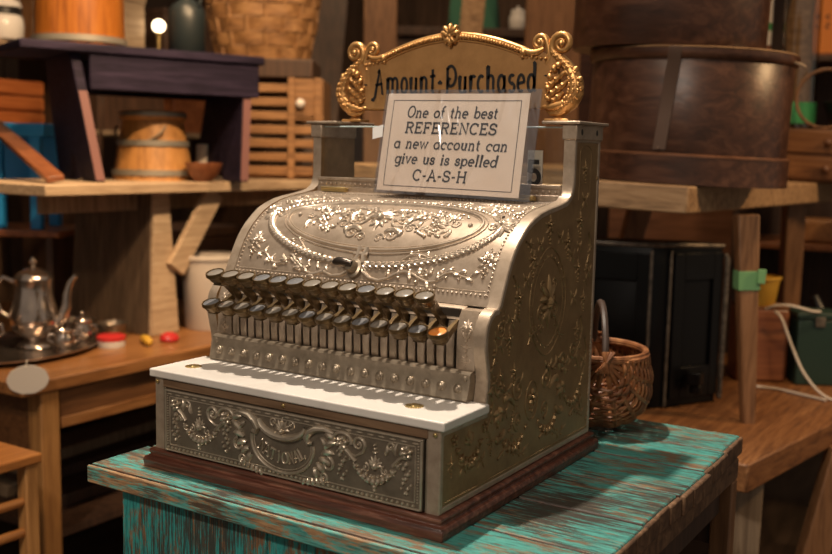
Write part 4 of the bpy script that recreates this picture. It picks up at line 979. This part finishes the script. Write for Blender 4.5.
# purple bench
ub = thing('purple_bench', 'dark purple painted bench standing on the weathered plank bench', 'bench', (-1.195,1.063,PZ+.0005), math.radians(67))
mb = MB(); mb.box((-.345,-.150,.322), (.305,.150,.345)); mb.build('seat', PURP, ub, bevel=.004)
mb = MB(); mb.box((-.175,-.141,.232), (.292,-.122,.3215)); mb.build('apron', PURP, ub, bevel=.003)
mb = MB(); mb.box((-.175,.122,.232), (.292,.141,.3215)); mb.build('apron', PURP, ub, bevel=.003)
for xb, xt in ((-.160,-.205), (.235,.268)):
    mb = MB(); pol = [(-.165,0),(-.05,0),(0,.075),(.05,0),(.165,0),(.120,.3215),(-.120,.3215)]
    mb.prism(pol, lambda a,b,d: (xb+(xt-xb)*b/.3215+d,a,b), -.013, .013); lg = mb.build('leg', PURP, ub, bevel=.003)
    mb = MB(); mb.loft([[(xb+(xt-xb)*b/.3215+q,-.165+.045*b/.3215-.003+e,b) for q, e in ((-.011,0),(.011,0),(.011,.0025),(-.011,.0025))] for b in (.004,.228)]); mb.build('worn_edge', PURPW, lg)
UT = PZ+.3465

def tub(name, label, cat, loc, r0, r1, h, mat, hoops, cap=True, grp=None):
    t = thing(name, label, cat, loc)
    mb = MB(); n = 36
    rings = []
    for rr, z in ((r0,0),(r0+(r1-r0)*.5,h*.5),(r1,h),(r1*.9,h)):
        rings.append([((rr+(.0012 if j % 3 else -.0008))*cos(2*PI*j/n), (rr+(.0012 if j % 3 else -.0008))*sin(2*PI*j/n), z) for j in range(n)])
    mb.loft(rings); mb.build('staves', mat, t, angle=30)
    for q in hoops:
        r = r0+(r1-r0)*q+.0035; MB().lathe([(r-.003,q*h-.008),(r+.003,q*h-.008),(r+.003,q*h+.008),(r-.003,q*h+.008)], 36, caps=False).build('hoop', HOOP, t, angle=50)
    return t
tub('wooden_tub', 'amber wooden tub with a metal hoop standing on the purple bench', 'tub', (-1.315,.965,UT), .118, .112, .26, AMBER, (.09,.9))
fk = tub('sugar_bucket', 'orange stave bucket with grey hoops under the purple bench', 'bucket', (-1.215,1.13,PZ), .112, .082, .165, BUCK, (.13,.62))
MB().lathe([(.088,.166),(.090,.168),(.090,.188),(.086,.191),(.001,.191)], 36).build('lid', BUCK, fk, angle=50)
MB().lathe([(.089,.176),(.0925,.176),(.0925,.187),(.089,.187)], 36, caps=False).build('hoop', HOOP, fk, angle=50)
MB().tube([(.10*cos(a)*.98-0*a, -.0-.02, .10+.06*sin(a)) if False else (.098*cos(a), -.045-.03*sin(a), .15-.05*sin(a)) for a in [PI*i/12 for i in range(13)]], .004, 8).build('bail_handle', GREYD, fk)
bowl('wooden_bowl', 'reddish wooden bowl beside the bucket under the purple bench', (-1.045,1.155,PZ), .052, .052, REDW)
o = MB().lathe([(.026,0),(.027,.002),(.027,.10),(.024,.104),(.001,.104)], 20).build('cream_tin', OFFW, loc=(-1.20,1.32,PZ), angle=50); tag(o, 'small cream tin behind the wooden bowl', 'tin')
jg = thing('glass_jug', 'dark glass jug standing on the purple bench beside the tub', 'jug', (-1.10,1.15,UT))
MB().lathe([(.046,0),(.050,.004),(.051,.09),(.049,.115),(.040,.130),(.022,.142),(.017,.150),(.017,.185),(.020,.187),(.020,.200),(.013,.200)], 28).build('body', TEAL, jg, angle=50)
MB().tube([(.017,0,.18),(.040,0,.178),(.050,0,.16),(.047,0,.128)], .006, 8).build('handle', TEAL, jg)
# crate, tray box and big basket
cr = thing('slatted_crate', 'slatted wooden crate behind the cash register window', 'crate', (-1.205,1.70,PZ+.002), .56)
for i in range(7):
    for yy in (-.13,.12):
        mb = MB(); mb.box((-.15,yy,.012+.043*i), (.12,yy+.012,.038+.043*i)); mb.build('slat', CRATE, cr, bevel=.002)
for x in (-.158,.022,.105):
    mb = MB(); mb.box((x,-.142,0), (x+.022,-.1305,.315)); mb.build('post', CRATE, cr, bevel=.002)
mb = MB(); mb.box((-.148,-.117,.002), (.118,.119,.012)); mb.build('bottom', CRATE, cr)
for x in (-.162,.1205):
    mb = MB(); mb.box((x,-.13,.0), (x+.011,.132,.312)); mb.build('end_board', CRATE, cr, bevel=.002)
mb = MB(); mb.box((.0445,-.136,.195), (.1045,-.1305,.312)); df = mb.build('drawer_front', CRATE, cr, bevel=.002)
mb = MB(); mb.ball((.062,-.148,.235), .015, 14, 8); mb.build('knob', CERAM, df)
o = MB().box((-.19,-.13,0), (.12,.13,.058)).build('dark_wooden_tray', DKW, loc=(-1.225,1.69,PZ+.3175), rz=.56, bevel=.004); tag(o, 'flat dark wooden box between the crate and the big basket', 'box')
def woven(name, label, loc, r0, r1, h, mat, n=22, rows=8, rz=0):
    t = thing(name, label, 'basket', loc, rz)
    mb = MB()
    for k in range(rows):
        z0 = h*(k+.08)/rows; z1 = h*(k+.92)/rows; ring = [[], [], [], []]
        N = n*4
        for j in range(N):
            a = 2*PI*j/N; off = .006*cos(a*n/2+PI*k)
            for q, (z, e) in enumerate(((z0,-.001),(z0,.003),(z1,.003),(z1,-.001))):
                f = z/h; r = r0+(r1-r0)*math.sin(f*PI/2)+off+e; ring[q].append((r*cos(a), r*sin(a)*.82, z))
        mb.loft(ring+[ring[0]], True, False)
    mb.build('weave', mat, t, angle=60)
    mb = MB()
    for j in range(n):
        a = 2*PI*(j+.0)/n; pts = []
        for i in range(7): f = i/6; r = r0+(r1-r0)*math.sin(f*PI/2); pts.append((r*cos(a), r*sin(a)*.82, h*f))
        mb.tube(pts, .006, 5)
    mb.build('stakes', mat, t)
    MB().lathe([(r0*.99,0.001),(r0*.99,.008),(.001,.008)], 32, (0,0,0), 1, .82).build('bottom', mat, t)
    MB().tube([((r1+.004)*cos(2*PI*i/40), (r1+.004)*sin(2*PI*i/40)*.82, h) for i in range(41)], .010, 8).build('rim', mat, t)
    return t
woven('splint_basket', 'large woven splint basket at the top left of the cash register', (-1.30,1.69,PZ+.3765), .145, .182, .22, WICKL, 18, 5, .56)
# blue stool, red shelf and bits at far left
rs = thing('red_shelf', 'low red brown shelf behind the silver coffee pot', 'shelf', (-1.62,1.0,TT), .45)
mb = MB(); mb.box((-.20,-.13,.245), (.17,.13,.264)); mb.build('shelf_board', REDWY, rs, bevel=.003)
for x in (-.19,.125):
    mb = MB(); mb.box((x,-.12,0), (x+.022,.12,.2445)); mb.build('end_board', DKW, rs, bevel=.002)
RT = TT+.264
bs = thing('blue_stool', 'bright blue painted stool on the red brown shelf', 'stool', (-1.585,1.0,RT), .56)
mb = MB(); mb.box((-.13,-.085,.262), (.075,.085,.300)); mb.build('seat', BLUE, bs, bevel=.004)
for x, y in ((-.065,-.07),(.045,-.07),(-.12,.07),(.045,.07)):
    mb = MB(); mb.box((x-.016,y-.014,0), (x+.016,y+.014,.2615)); mb.build('leg', BLUE, bs, bevel=.003)
mb = MB(); mb.box((-.10,.058,.10), (.06,.0555,.2615)); mb.build('back_panel', BLUE, bs)
o = MB().lathe([(.020,0),(.021,.002),(.021,.075),(.014,.082),(.001,.083)], 18).build('small_can', CERAM, loc=(-1.50,1.02,TT), angle=50); tag(o, 'small pale can under the red brown shelf', 'can')
mb = MB(); mb.bar((0,0,0), (-.60,.220,.166), .042, .014, (.2,-.25,1)); o = mb.build('leaning_board', REDW, loc=(-1.06,.68,.323), bevel=.002); tag(o, 'thin red brown board slanting from the plank bench up to the blue stool', 'board')
# far shelf behind
fs = thing('tall_shelf', 'tall dark shelf unit along the left wall', 'shelf', (-2.15,1.55,-TZ))
for z in (.55,1.245,1.52):
    mb = MB(); mb.box((-.22,-.88,z), (.22,.88,z+.018)); mb.build('shelf_board', GREYD, fs, bevel=.002)
for y in (-.90,-.01,.88):
    mb = MB(); mb.box((-.22,y,0), (.22,y+.018,2.2)); mb.build('upright', DKW, fs, bevel=.002)
S1, S2 = 1.263-TZ, 1.538-TZ
oc = thing('orange_crate', 'orange red wooden crate on the far left shelf', 'crate', (-2.02,1.16,S1), .0)
REDO = wood('orange_red_wood', (.25,.06,.015), (.45,.13,.03), (.55,.2,.06), 'Y', 5, .5, .2)
for z in (0,.05,.10): 
    mb = MB(); mb.box((.075,-.22,z+.004), (.085,.16,z+.046)); mb.build('slat', REDO, oc, bevel=.002)
mb = MB(); mb.box((-.10,-.22,0), (.0745,.16,.15)); mb.build('box_body', REDO, oc, bevel=.002)
wj = thing('white_jar', 'white lidded jar with a dark band at the top left corner', 'jar', (-1.97,1.20,S2))
MB().lathe([(.055,0),(.060,.005),(.062,.05),(.058,.075),(.05,.080)], 28).build('body', CERAM, wj, angle=50)
MB().lathe([(.0525,.080),(.056,.082),(.056,.098),(.050,.1)], 28).build('band', BLACK, wj, angle=50)
MB().lathe([(.050,.1005),(.058,.104),(.050,.125),(.02,.138),(.001,.14)], 28).build('lid', CERAM, wj, angle=50)
for i, (y, wd, h, mt, lab) in enumerate(((1.62,.20,.19,GREYW,'pale grey wooden box on the far shelf behind the dark jug'),(1.36,.16,.20,TANZ,'tan wooden box on the far shelf behind the amber tub'),(1.95,.26,.17,DKW,'dark box at the right end of the far shelf'))):
    b_ = thing('storage_box', lab, 'box', (-2.05,y+.05,S2)); MB().box((-.11,-wd/2,0),(.11,wd/2,h)).build('body', mt, b_, bevel=.004); MB().box((-.115,-wd/2-.004,h+.0005),(.115,wd/2+.004,h+.02)).build('lid', mt, b_, bevel=.003)
GLINT = plain('glint_glow', (1,.85,.65), .3); GLINT.node_tree.nodes['Principled BSDF'].inputs['Emission Color'].default_value = (1,.78,.5,1); GLINT.node_tree.nodes['Principled BSDF'].inputs['Emission Strength'].default_value = 6  # emission stands in for a bright reflection, no real light source here
lb = thing('glint_ball', 'small glowing ball added on the far shelf as a bright glint beside the dark jug', 'glint', (-1.90,1.80,S2))
MB().lathe([(.024,0),(.024,.006),(.007,.012),(.006,.075),(.012,.078),(.012,.09),(.006,.09)], 16).build('base', BRIGHT, lb); MB().ball((0,0,.112), .023, 14, 9).build('glow_ball', GLINT, lb)
for i, (y, mt) in enumerate(((1.75,DKW),(2.1,REDW))):
    b_ = thing('trunk', ('dark low trunk on the far shelf behind the sugar bucket','red brown low trunk on the far shelf behind the crate')[i], 'trunk', (-2.1,y,S1)); MB().box((-.12,-.15,0),(.12,.15,.17)).build('body', mt, b_, bevel=.004); MB().box((-.125,-.155,.1705),(.125,.155,.215)).build('lid', mt, b_, bevel=.01)
tr = thing('dark_chest', 'dark chest on the tea table under the far end of the plank bench', 'chest', (-1.62,1.62,TT))
MB().box((-.16,-.24,0),(.1,.20,.20)).build('body', DKW, tr, bevel=.004); MB().box((-.165,-.245,.2005),(.105,.205,.235)).build('lid', DKW, tr, bevel=.006)
# orange rack lower left
ok = thing('slatted_rack', 'orange wooden rack with round rungs at the lower left corner', 'rack', (-.80,.09,-TZ))
mb = MB(); mb.box((-.16,-.25,.602), (.155,.225,.622)); mb.build('top', ORR, ok, bevel=.004)
for x in (-.14,.135):
    for y in (-.23,.205):
        mb = MB(); mb.box((x-.014,y-.014,0), (x+.014,y+.014,.6015)); mb.build('post', ORWZ, ok, bevel=.003)
    for z in (.35,.41,.47,.53):
        MB().tube([(x,-.216,z),(x,-.02,z+.003),(x,.191,z)], [.009,.011,.009], 10).build('rung', ORR, ok)
gb = thing('grey_carton', 'small grey carton lying on the orange rack', 'carton', (-.86,.20,-.178), .4); MB().box((-.05,-.07,0),(.05,.07,.05)).build('body', plain('grey_card', (.30,.29,.29), .8), gb, bevel=.002); MB().box((-.052,-.0715,.0503),(.052,.0715,.054)).build('flap', plain('grey_card_flap', (.36,.35,.34), .8), gb)

# ================================================================== BEHIND THE REGISTER
po = thing('wooden_post', 'square brown wooden post behind the right end of the gold sign', 'post', (-.60,2.42,-TZ), .5)
MB().box((-.095,-.08,0), (.095,.08,2.1)).build('shaft', TANZ, po, bevel=.006); MB().box((-.11,-.095,0), (.11,.095,.18)).build('plinth', TANZ, po, bevel=.006) if False else MB().box((-.10,-.09,2.101),(.10,.09,2.16)).build('cap', TANZ, po, bevel=.004)
dc = thing('dark_cabinet', 'dark wooden cabinet behind the gold top sign', 'cabinet', (-1.02,2.86,-TZ), .56)
MB().box((-.55,-.15,0), (.36,.2,1.665)).build('body', DKW, dc, bevel=.005); MB().box((-.57,-.17,1.6655), (.38,.21,1.70)).build('top', DKW, dc, bevel=.004)
for x0, x1 in ((-.53,-.10),(-.08,.34)):
    d_ = MB(); d_.box((x0,-.166,.08), (x1,-.1505,1.62)); dd = d_.build('door', REDW, dc, bevel=.004); MB().ball((x1-.04 if x0 < -.3 else x0+.04,-.177,.9), .014, 12, 8).build('knob', BRIGHT, dd)
CT = 1.7005-TZ
def drape(name, label, loc, mat, sx, sy, sz, rz):
    n = 24; m_ = 12; rings = []
    for j in range(m_+1):
        f = j/m_; ring = []
        for i in range(n):
            a = 2*PI*i/n; q = (1-.22*f)*(1+.07*sin(5*a+3*f)+.04*sin(9*a))
            ring.append((sx*q*math.copysign(abs(cos(a))**.5, cos(a)), sy*q*math.copysign(abs(sin(a))**.5, sin(a)), sz*f*(1+.08*sin(3*a+1)*f)))
        rings.append(ring)
    return tag(MB().loft(rings).build(name, mat, loc=loc, rz=rz, angle=60), label, 'cloth')
drape('green_cloth', 'bundle of dark green cloth above the crest of the gold sign', (-1.10,2.74,CT), CLOTHG, .105, .08, .17, .5)
for i, (x, y, s) in enumerate(((-.93,2.80,1),(-.83,2.86,.8))):
    j_ = thing('white_crock', ('white crock on the dark cabinet, right of the green cloth','smaller white crock beside the wooden post')[i], 'crock', (x,y,CT))
    MB().lathe([(.030*s,0),(.034*s,.004),(.036*s,.05*s),(.028*s,.065*s),(.030*s,.07*s),(.024*s,.07*s)], 20).build('body', CERAM, j_, angle=50); MB().lathe([(.030*s,.0705*s),(.026*s,.08*s),(.006*s,.085*s),(.006*s,.095*s)], 20).build('lid', CERAM, j_, angle=50)
for i, (a, b_, wd, mt, lab) in enumerate((((-1.06,2.06,-.795),(-1.20,2.22,1.06),.12,TANZ,'broad tan plank leaning behind the left scroll of the gold sign'),((-.95,2.20,-.795),(-.91,2.42,1.08),.085,TANW,'narrow tan plank leaning at a slant behind the gold sign'),((-1.46,2.05,-.795),(-1.54,2.38,1.04),.13,DKW,'dark plank leaning behind the big basket'))):
    a, b_ = Vector(a), Vector(b_); mb = MB(); mb.bar((0,0,0), tuple(b_-a), wd, .025, (.53,-.85,.2)); o = mb.build('leaning_plank', mt, loc=tuple(a), bevel=.003); tag(o, lab, 'plank')

# ================================================================== RIGHT SIDE
lb2 = thing('low_bench', 'low brown plank bench under the basket and black metal case', 'bench', (.2,1.4,-TZ))
BZ = -.15
mb = MB(); pol = [(-.62,-.47),(.307,-.445),(.40,.10),(.46,.62),(-.60,.60)]; mb.prism(pol, lambda a,b,d: (a,b,d), .595, .650); mb.build('seat_plank', TANY, lb2, bevel=.004)
for a, b_ in (((.40,-.02,.594),(.30,-.12,.0)),((.27,-.30,.594),(.27,-.33,.0)),((-.4,-.3,.594),(-.46,-.34,0)),((.32,.5,.594),(.36,.54,0)),((-.4,.45,.594),(-.46,.5,0))):
    mb = MB(); mb.bar(a, b_, .06, .035, (.6,-.8,0)); mb.build('leg', TANZ if a[0] > .39 else GREYD, lb2, bevel=.003)
ub2 = thing('rustic_bench', 'rustic plank bench carrying the two round wooden boxes', 'bench', (.26,1.30,.350), rot=(0,.036,0))
mb = MB(); mb.prism([(-.75,-.30),(.072,-.226),(.150,.96),(-.75,.96)], lambda a,b,d: (a,b,d), -.054, 0); mb.build('seat_plank', TANW, ub2, bevel=.004)
def rleg(a, b_, w0, w1):
    mb = MB(); mb.bar(a, b_, w0, w0, (.5,-.85,0), w1, w1); return mb.build('leg', TANZ, ub2, bevel=.004)
l1 = rleg((.140,-.040,-.0555), (.186,-.040,-.4985), .046, .028)
rleg((-.22,.34,-.0555), (-.29,.28,-.485), .058, .040); rleg((-.6,-.2,-.0555), (-.62,-.24,-.47), .058, .040); rleg((.06,.80,-.0555), (.085,.85,-.85), .055, .04)
mb = MB(); mb.bar((.1525,-.040,-.172), (.1555,-.040,-.212), .0445, .0445, (.5,-.85,0)); mb.bar((.186,-.05,-.165), (.186,-.052,-.195), .016, .010, (.5,-.85,0)); mb.build('green_tape', GREENT, l1, bevel=.001)
# round boxes
def measure(name, label, loc, r, h, strap_a, lower=True, sy=.92):
    t = thing(name, label, 'box', loc, rot=(0,.036,0))
    MB().lathe([(r*.99,.001),(r,.004),(r,h-.004),(r*.985,h)], 64, (0,0,0), 1, sy).build('body', DKWX, t, angle=40)
    if not lower: return t
    MB().lathe([(r+.0003,.0005),(r+.006,.001),(r+.006,.058),(r+.0003,.060)], 64, (0,0,0), 1, sy, caps=False).build('base_band', DKWX, t, angle=40)
    MB().lathe([(r+.0062,.0555),(r+.0072,.056),(r+.0072,.0595),(r+.0003,.062)], 64, (0,0,0), 1, sy, caps=False).build('band_edge', DKRIM, t, angle=40)
    MB().lathe([(r+.0003,h-.020),(r+.005,h-.018),(r+.008,h-.006),(r+.008,h+.0015),(r*.98,h+.002)], 64, (0,0,0), 1, sy).build('lid', DKWX, t, angle=60)
    MB().lathe([(r-.012,h+.0022),(r+.0060,h+.0022),(r+.0075,h+.0035),(r+.004,h+.0055),(r-.012,h+.0055)], 64, (0,0,0), 1, sy, caps=False).build('lid_edge', TANW, t, angle=40)
    rings = []
    for z, e in ((h*.25,.003),(h*.5,.003),(h*.9,.003),(h*.94,.009),(h+.004,.0115)):
        a = strap_a-.11*(1-z/h); px, py = (r+e)*cos(a), (r+e)*sin(a)*sy; wv = .0135; tx, ty = -sin(a), cos(a)
        rings.append([(px+tx*wv,py+ty*wv,z),(px-tx*wv,py-ty*wv,z),(px-tx*wv-cos(a)*.004,py-ty*wv-sin(a)*.004,z),(px+tx*wv-cos(a)*.004,py+ty*wv-sin(a)*.004,z)])
    mb = MB(); mb.loft(rings); a = strap_a-.09; mb.ball(((r+.004)*cos(a), (r+.004)*sin(a)*sy, h*.26), .004, 8, 6); mb.build('strap', plain('iron_strap', (.12,.075,.055), .4, .3), t, bevel=.001)
    MB().tube([((r+.004),-.02,h-.012),((r+.018),-.02,h-.016),((r+.028),-.02,h-.022)], .003, 6).build('peg', GREYD, t)
    return t
measure('round_box', 'large dark round wooden box with iron strap on the rustic bench', (.245,1.30,.3515), .212, .268, -1.44)
measure('round_box', 'dark round wooden box stacked on the larger one, cut by the frame', (.200,1.29,.3535+.2745), .206, .25, -1.0, False)
# black case
bc = thing('black_case', 'black painted metal case with worn edges behind the wicker basket', 'case', (.182,1.3,BZ+.0005))
P0, P1, P2, P3 = (-.125,-.098), (.030,-.066), (.062,-.030), (.135,.100)
def panel(a, b, z0, z1, th, off=0):
    a, b = Vector((*a,0)), Vector((*b,0)); d = (b-a).normalized(); n = Vector((d.y,-d.x,0))
    return [[tuple(a+n*off+Vector((0,0,z))), tuple(b+n*off+Vector((0,0,z))), tuple(b+n*(off-th)+Vector((0,0,z))), tuple(a+n*(off-th)+Vector((0,0,z)))] for z in (z0,z1)]
mb = MB(); mb.prism([P0,P1,P2,P3,(.05,.16),(-.16,.06)], lambda a,b,d: (a,b,d), 0, .362); mb.build('body', STEELB, bc, bevel=.004)
def lerp(a, b, t): return (a[0]+(b[0]-a[0])*t, a[1]+(b[1]-a[1])*t)
for a, b in ((P0,P1),(P2,P3)):
    mb = MB()
    for t0, t1, z0, z1 in ((.03,.22,.02,.345),(.80,.98,.02,.345),(.22,.80,.02,.09),(.22,.80,.285,.345)):
        mb.loft(panel(lerp(a,b,t0), lerp(a,b,t1), z0, z1, .007, .0075))
    mb.build('side_frame', STEELB, bc, bevel=.0015)
mb = MB()
for q in (P1,P2):
    mb.tube([(q[0],q[1]-.006,.005),(q[0],q[1]-.006,.352)], .0035, 6)
mb.build('worn_edge', WORN, bc)
mb = MB(); mb.tube([(*P0,.364),(*P1,.364),(*P2,.364),(*P3,.358)], .006, 8); mb.build('top_rim', WORN, bc)
mb = MB(); mb.tube([(P3[0]+.006,P3[1]-.003,.34),(P3[0]+.012,P3[1]-.002,.33),(P3[0]+.010,P3[1]-.002,.01)], .006, 8); mb.build('corner_post', WORN, bc)
q = lerp(P2,P3,.5)
mb = MB(); mb.box((q[0]+.004,q[1]-.05,.055), (q[0]+.034,q[1]-.018,.085)); mb.tube([(q[0]+.02,q[1]-.03,.035),(q[0]+.02,q[1]-.03,.055)], .014, 12); mb.build('latch', STEELB, bc, bevel=.003)
# wicker basket on the green table
wb = thing('wicker_basket', 'small brown wicker basket with bent handle on the painted table', 'basket', (.384,.516,.0008), math.radians(-62))
# local x runs from the far handle joint to the near one; the bowl hangs below the rim
RX, RY, RZ = .080, .068, .110
def bpt(s, th, e=0):     # s along the axis -1..1, th 0..pi around the belly
    k = math.sqrt(max(1-s*s, 0))**.75
    c = cos(th); cc = math.copysign(abs(c)**.62, c)
    return ((RX+e)*s, (RY+e)*k*cc*(1+.24*abs(sin(2*th))*(1-.3*abs(s))), RZ+.004-((RZ+e)*k)*sin(th)-.010*(1-s*s)*0)
mb = MB(); NW = 38
for i in range(NW):
    s = sin(-1.33+2.66*(i+.5)/NW); k = 11; pts = []
    for j in range(67):
        th = PI*j/66; pts.append(bpt(s, th, .0022*cos(th*k+PI*i)+.0005))
    mb.tube(pts, .0028, 6)
mb.build('weave', WICK, wb)
mb = MB()
for j in range(10):
    th = PI*j/9; mb.tube([bpt(-1+2*i/14, th, .0012) for i in range(15)], .0040, 6)
mb.build('ribs', WICK, wb)
mb = MB()
for e in (0,1):
    mb.tube([(RX*1.0*cos(2*PI*i/36), RY*1.0*sin(2*PI*i/36), RZ+.004+.003*e) for i in range(37)], .0045, 8)
mb.build('rim', WICK, wb)
MB().tube([(RX*cos(PI*i/20), .0, RZ+.004+.072*sin(PI*i/20)) for i in range(21)], .0050, 8).build('handle', plain('handle_stick', (.055,.034,.025), .5), wb)
for sx in (-1,1):
    mb = MB()
    for k in range(5): mb.tube([(sx*(RX+.004),-.012+.004*k,RZ-.012),(sx*(RX+.009),0,RZ+.004),(sx*(RX+.003),.012-.004*k,RZ+.018)], .0026, 6)
    mb.build('binding', WICK, wb)
# things on the low bench
yb = thing('yellow_bucket', 'yellow bucket standing behind the bench leg with green tape', 'bucket', (.33,1.72,.0405))
MB().lathe([(.034,0),(.036,.002),(.046,.070),(.042,.070),(.033,.004),(.001,.004)], 24).build('body', YELLOW, yb, angle=50); MB().lathe([(.0465,.064),(.049,.066),(.049,.072),(.0465,.073)], 24, caps=False).build('rim', YELLOW, yb)
wbk = thing('log_block', 'rough brown wood block below the yellow bucket', 'block', (.33,1.72,BZ+.0005), .5); MB().box((-.062,-.05,0),(.062,.05,.186)).build('body', REDW, wbk, bevel=.008); MB().box((-.06,-.0505,.1865),(.06,.0495,.1895)).build('top_face', TANY, wbk)
gx = thing('green_box', 'dark green metal box beside the wood block', 'box', (.455,1.76,BZ+.0005), .5); MB().box((-.052,-.045,0),(.052,.045,.165)).build('body', GREEND, gx, bevel=.004); MB().box((-.055,-.048,.1655),(.055,.048,.182)).build('lid', GREEND, gx, bevel=.004); MB().box((-.012,-.050,.148),(.012,-.0455,.172)).build('latch', WORN, gx, bevel=.001)
kt = thing('black_kettle', 'black iron kettle behind the white cables', 'kettle', (.60,1.90,BZ+.0005))
MB().lathe([(.09,0),(.11,.03),(.125,.10),(.115,.17),(.08,.215),(.05,.225)], 32).build('body', BLACK, kt, angle=50); MB().lathe([(.05,.2255),(.045,.24),(.012,.25),(.012,.262),(.02,.268),(.001,.275)], 24).build('lid', BLACK, kt, angle=50); MB().tube([(-.11,0,.12),(-.15,0,.15),(-.175,0,.20)], [.02,.015,.012], 10).build('spout', BLACK, kt); MB().tube([(-.09,0,.20),(-.06,0,.30),(0,0,.33),(.06,0,.30),(.09,0,.20)], .007, 8).build('handle', BLACK, kt)
for i, pts in enumerate(([(.36,1.655,.0385),(.385,1.652,.050),(.42,1.66,.052),(.46,1.69,.040),(.475,1.72,.036)],[(.385,1.648,.036),(.405,1.632,.020),(.435,1.625,-.045),(.475,1.60,-.105),(.535,1.575,-.1455),(.62,1.60,-.1455)],[(.36,1.60,-.1455),(.41,1.605,-.1455),(.46,1.585,-.1455),(.53,1.555,-.1455)])):
    p0 = Vector(pts[0]); P = [Vector(p)-p0 for p in pts]; fine = []
    for a in range(len(P)-1):
        q0, q1, q2, q3 = P[max(a-1,0)], P[a], P[a+1], P[min(a+2,len(P)-1)]
        for k in range(6):
            t = k/6; fine.append(.5*((2*q1)+(q2-q0)*t+(2*q0-5*q1+4*q2-q3)*t*t+(3*q1-q0-3*q2+q3)*t**3))
    fine.append(P[-1]); o = MB().tube(fine, .0034, 8).build('white_cable', WIRE, loc=tuple(p0)); tag(o, ('short white cable lying on top of the dark green box','white cable falling in front of the dark green box to the bench','white cable lying flat on the low bench below the others')[i], 'cable')
# back shelf on the right
sh = thing('back_shelf', 'dark wooden shelf unit at the upper right', 'shelf', (.48,2.66,-TZ), .12)
for z in (.925,1.51):
    mb = MB(); mb.box((-.42,-.20,z), (.6,.2,z+.018)); mb.build('shelf_board', REDWY if z < 1 else DKW, sh, bevel=.002)
for x in (-.44,.60):
    mb = MB(); mb.box((x,-.2,0), (x+.02,.2,2.0)); mb.build('upright', DKW, sh, bevel=.002)
mb = MB(); mb.box((-.42,.19,.2), (.6,.2,2.0)); mb.build('back_board', DKW, sh)
def chest(name, label, cat, loc, rz, sx, sy, h, mat, knob=None, n=1, rot=None):
    t = thing(name, label, cat, loc, rz, None, rot); MB().box((-sx,-sy,0),(sx,sy,h)).build('body', mat, t, bevel=.004)
    for i in range(n):
        z0 = h*(i/n)+.008; z1 = h*((i+1)/n)-.006; f = MB(); f.box((-sx+.008,-sy-.007,z0),(sx-.008,-sy-.0005,z1)); f = f.build('drawer', mat, t, bevel=.002)
        if knob: MB().ball((0,-sy-.013,(z0+z1)/2), .011, 10, 7).build('knob', knob, f)
    return t
chest('drawer_chest', 'brown two drawer chest right of the round wooden boxes', 'chest', (.40,2.10,.3460), .12, .155, .095, .142, wood('chest_wood', (.08,.03,.01), (.18,.075,.025), (.26,.12,.045), 'X', 6, .45), DKRIM, 2, (0,.036,.12))
CHT = .346+.142+.0005
tbx = thing('clear_tube', 'clear plastic tube with a green label standing on the drawer chest', 'tube', (.310,2.09,CHT+.0045))
MB().lathe([(.048,.0),(.050,.001),(.050,.44),(.048,.441)], 24).build('tube_wall', CLEARP, tbx, angle=50); MB().lathe([(.0505,.012),(.0515,.013),(.0515,.070),(.0505,.071)], 24, caps=False).build('label', GREENL, tbx); MB().tube([(0.005,0,.003),(.0,0,.15),(-.008,0,.28),(.004,0,.42)], [.030,.034,.036,.030], 12).build('wooden_core', TANW, tbx)
st_ = thing('striped_tube', 'green and white striped tube behind the upper round box', 'tube', (.185,2.13,.3560))
MB().lathe([(.0,0),(.034,0),(.034,.255),(.0,.255)], 24).build('lower_body', OFFW, st_, angle=40)
z = .2555
for i, (h, mt) in enumerate(((.075,GREENL),(.03,OFFW),(.012,REDW),(.04,OFFW),(.022,GREENL),(.08,OFFW))):
    MB().lathe([(.001,z),(.034,z),(.034,z+h),(.001,z+h)], 24).build('band', mt, st_, angle=40); z += h+.0003
ob = thing('orange_box', 'bright orange box on the top shelf at the upper right corner', 'box', (.385,2.62,1.5285-TZ), .12)
MB().box((-.155,-.09,0),(.16,.09,.20)).build('body', ORANGEP, ob, bevel=.004); MB().box((-.158,-.093,.0),(.163,-.0905,.014)).build('base_edge', REDW, ob)
mb = MB()
for r_ in range(2):
    for k in range(9): ribbon(mb, [(-.13+.028*k+.007*sin(q*1.9+k*1.3+r_), .125-.028*r_+.0042*q-.008) for q in range(5)], .005, lambda a,b,z: (a,-.0902-z,b), .0003)
mb.build('faded_print', plain('faded_ink', (.16,.05,.02), .7), ob)
pn = thing('black_pan', 'black iron pan on the drawer chest', 'pan', (.475,2.128,CHT+.002))
MB().lathe([(.07,0),(.08,.004),(.10,.07),(.104,.072),(.104,.076),(.096,.076),(.075,.01),(.001,.008)], 28).build('body', BLACK, pn, angle=50); MB().tube([(.1,-.0,.07),(.16,-.02,.085),(.22,-.03,.09)], [.009,.008,.01], 8).build('handle', BLACK, pn)
hp = MB().tube([(.075*cos(a), -.002, .080+.078*sin(a)) for a in [2*PI*i/32 for i in range(33)]], .0045, 8).build('bentwood_hoop', TANZ, loc=(.40,2.016,CHT+.002), rz=.1); tag(hp, 'thin bentwood hoop standing in front of the black pan', 'hoop')
chest('orange_brown_box', 'orange brown wooden box on the low shelf at the right edge', 'box', (.30,2.60,.9435-TZ), .12, .10, .08, .075, ORW, None, 1)
rb = thing('red_board', 'wide reddish board leaning behind the black metal case', 'board', (-.16,2.72,-TZ), .56); MB().box((-.30,-.012,0),(.32,.012,1.13)).build('panel', DKRIM, rb, bevel=.003); MB().box((-.31,-.016,1.131),(.33,.016,1.155)).build('cap_rail', DKRIM, rb, bevel=.003)
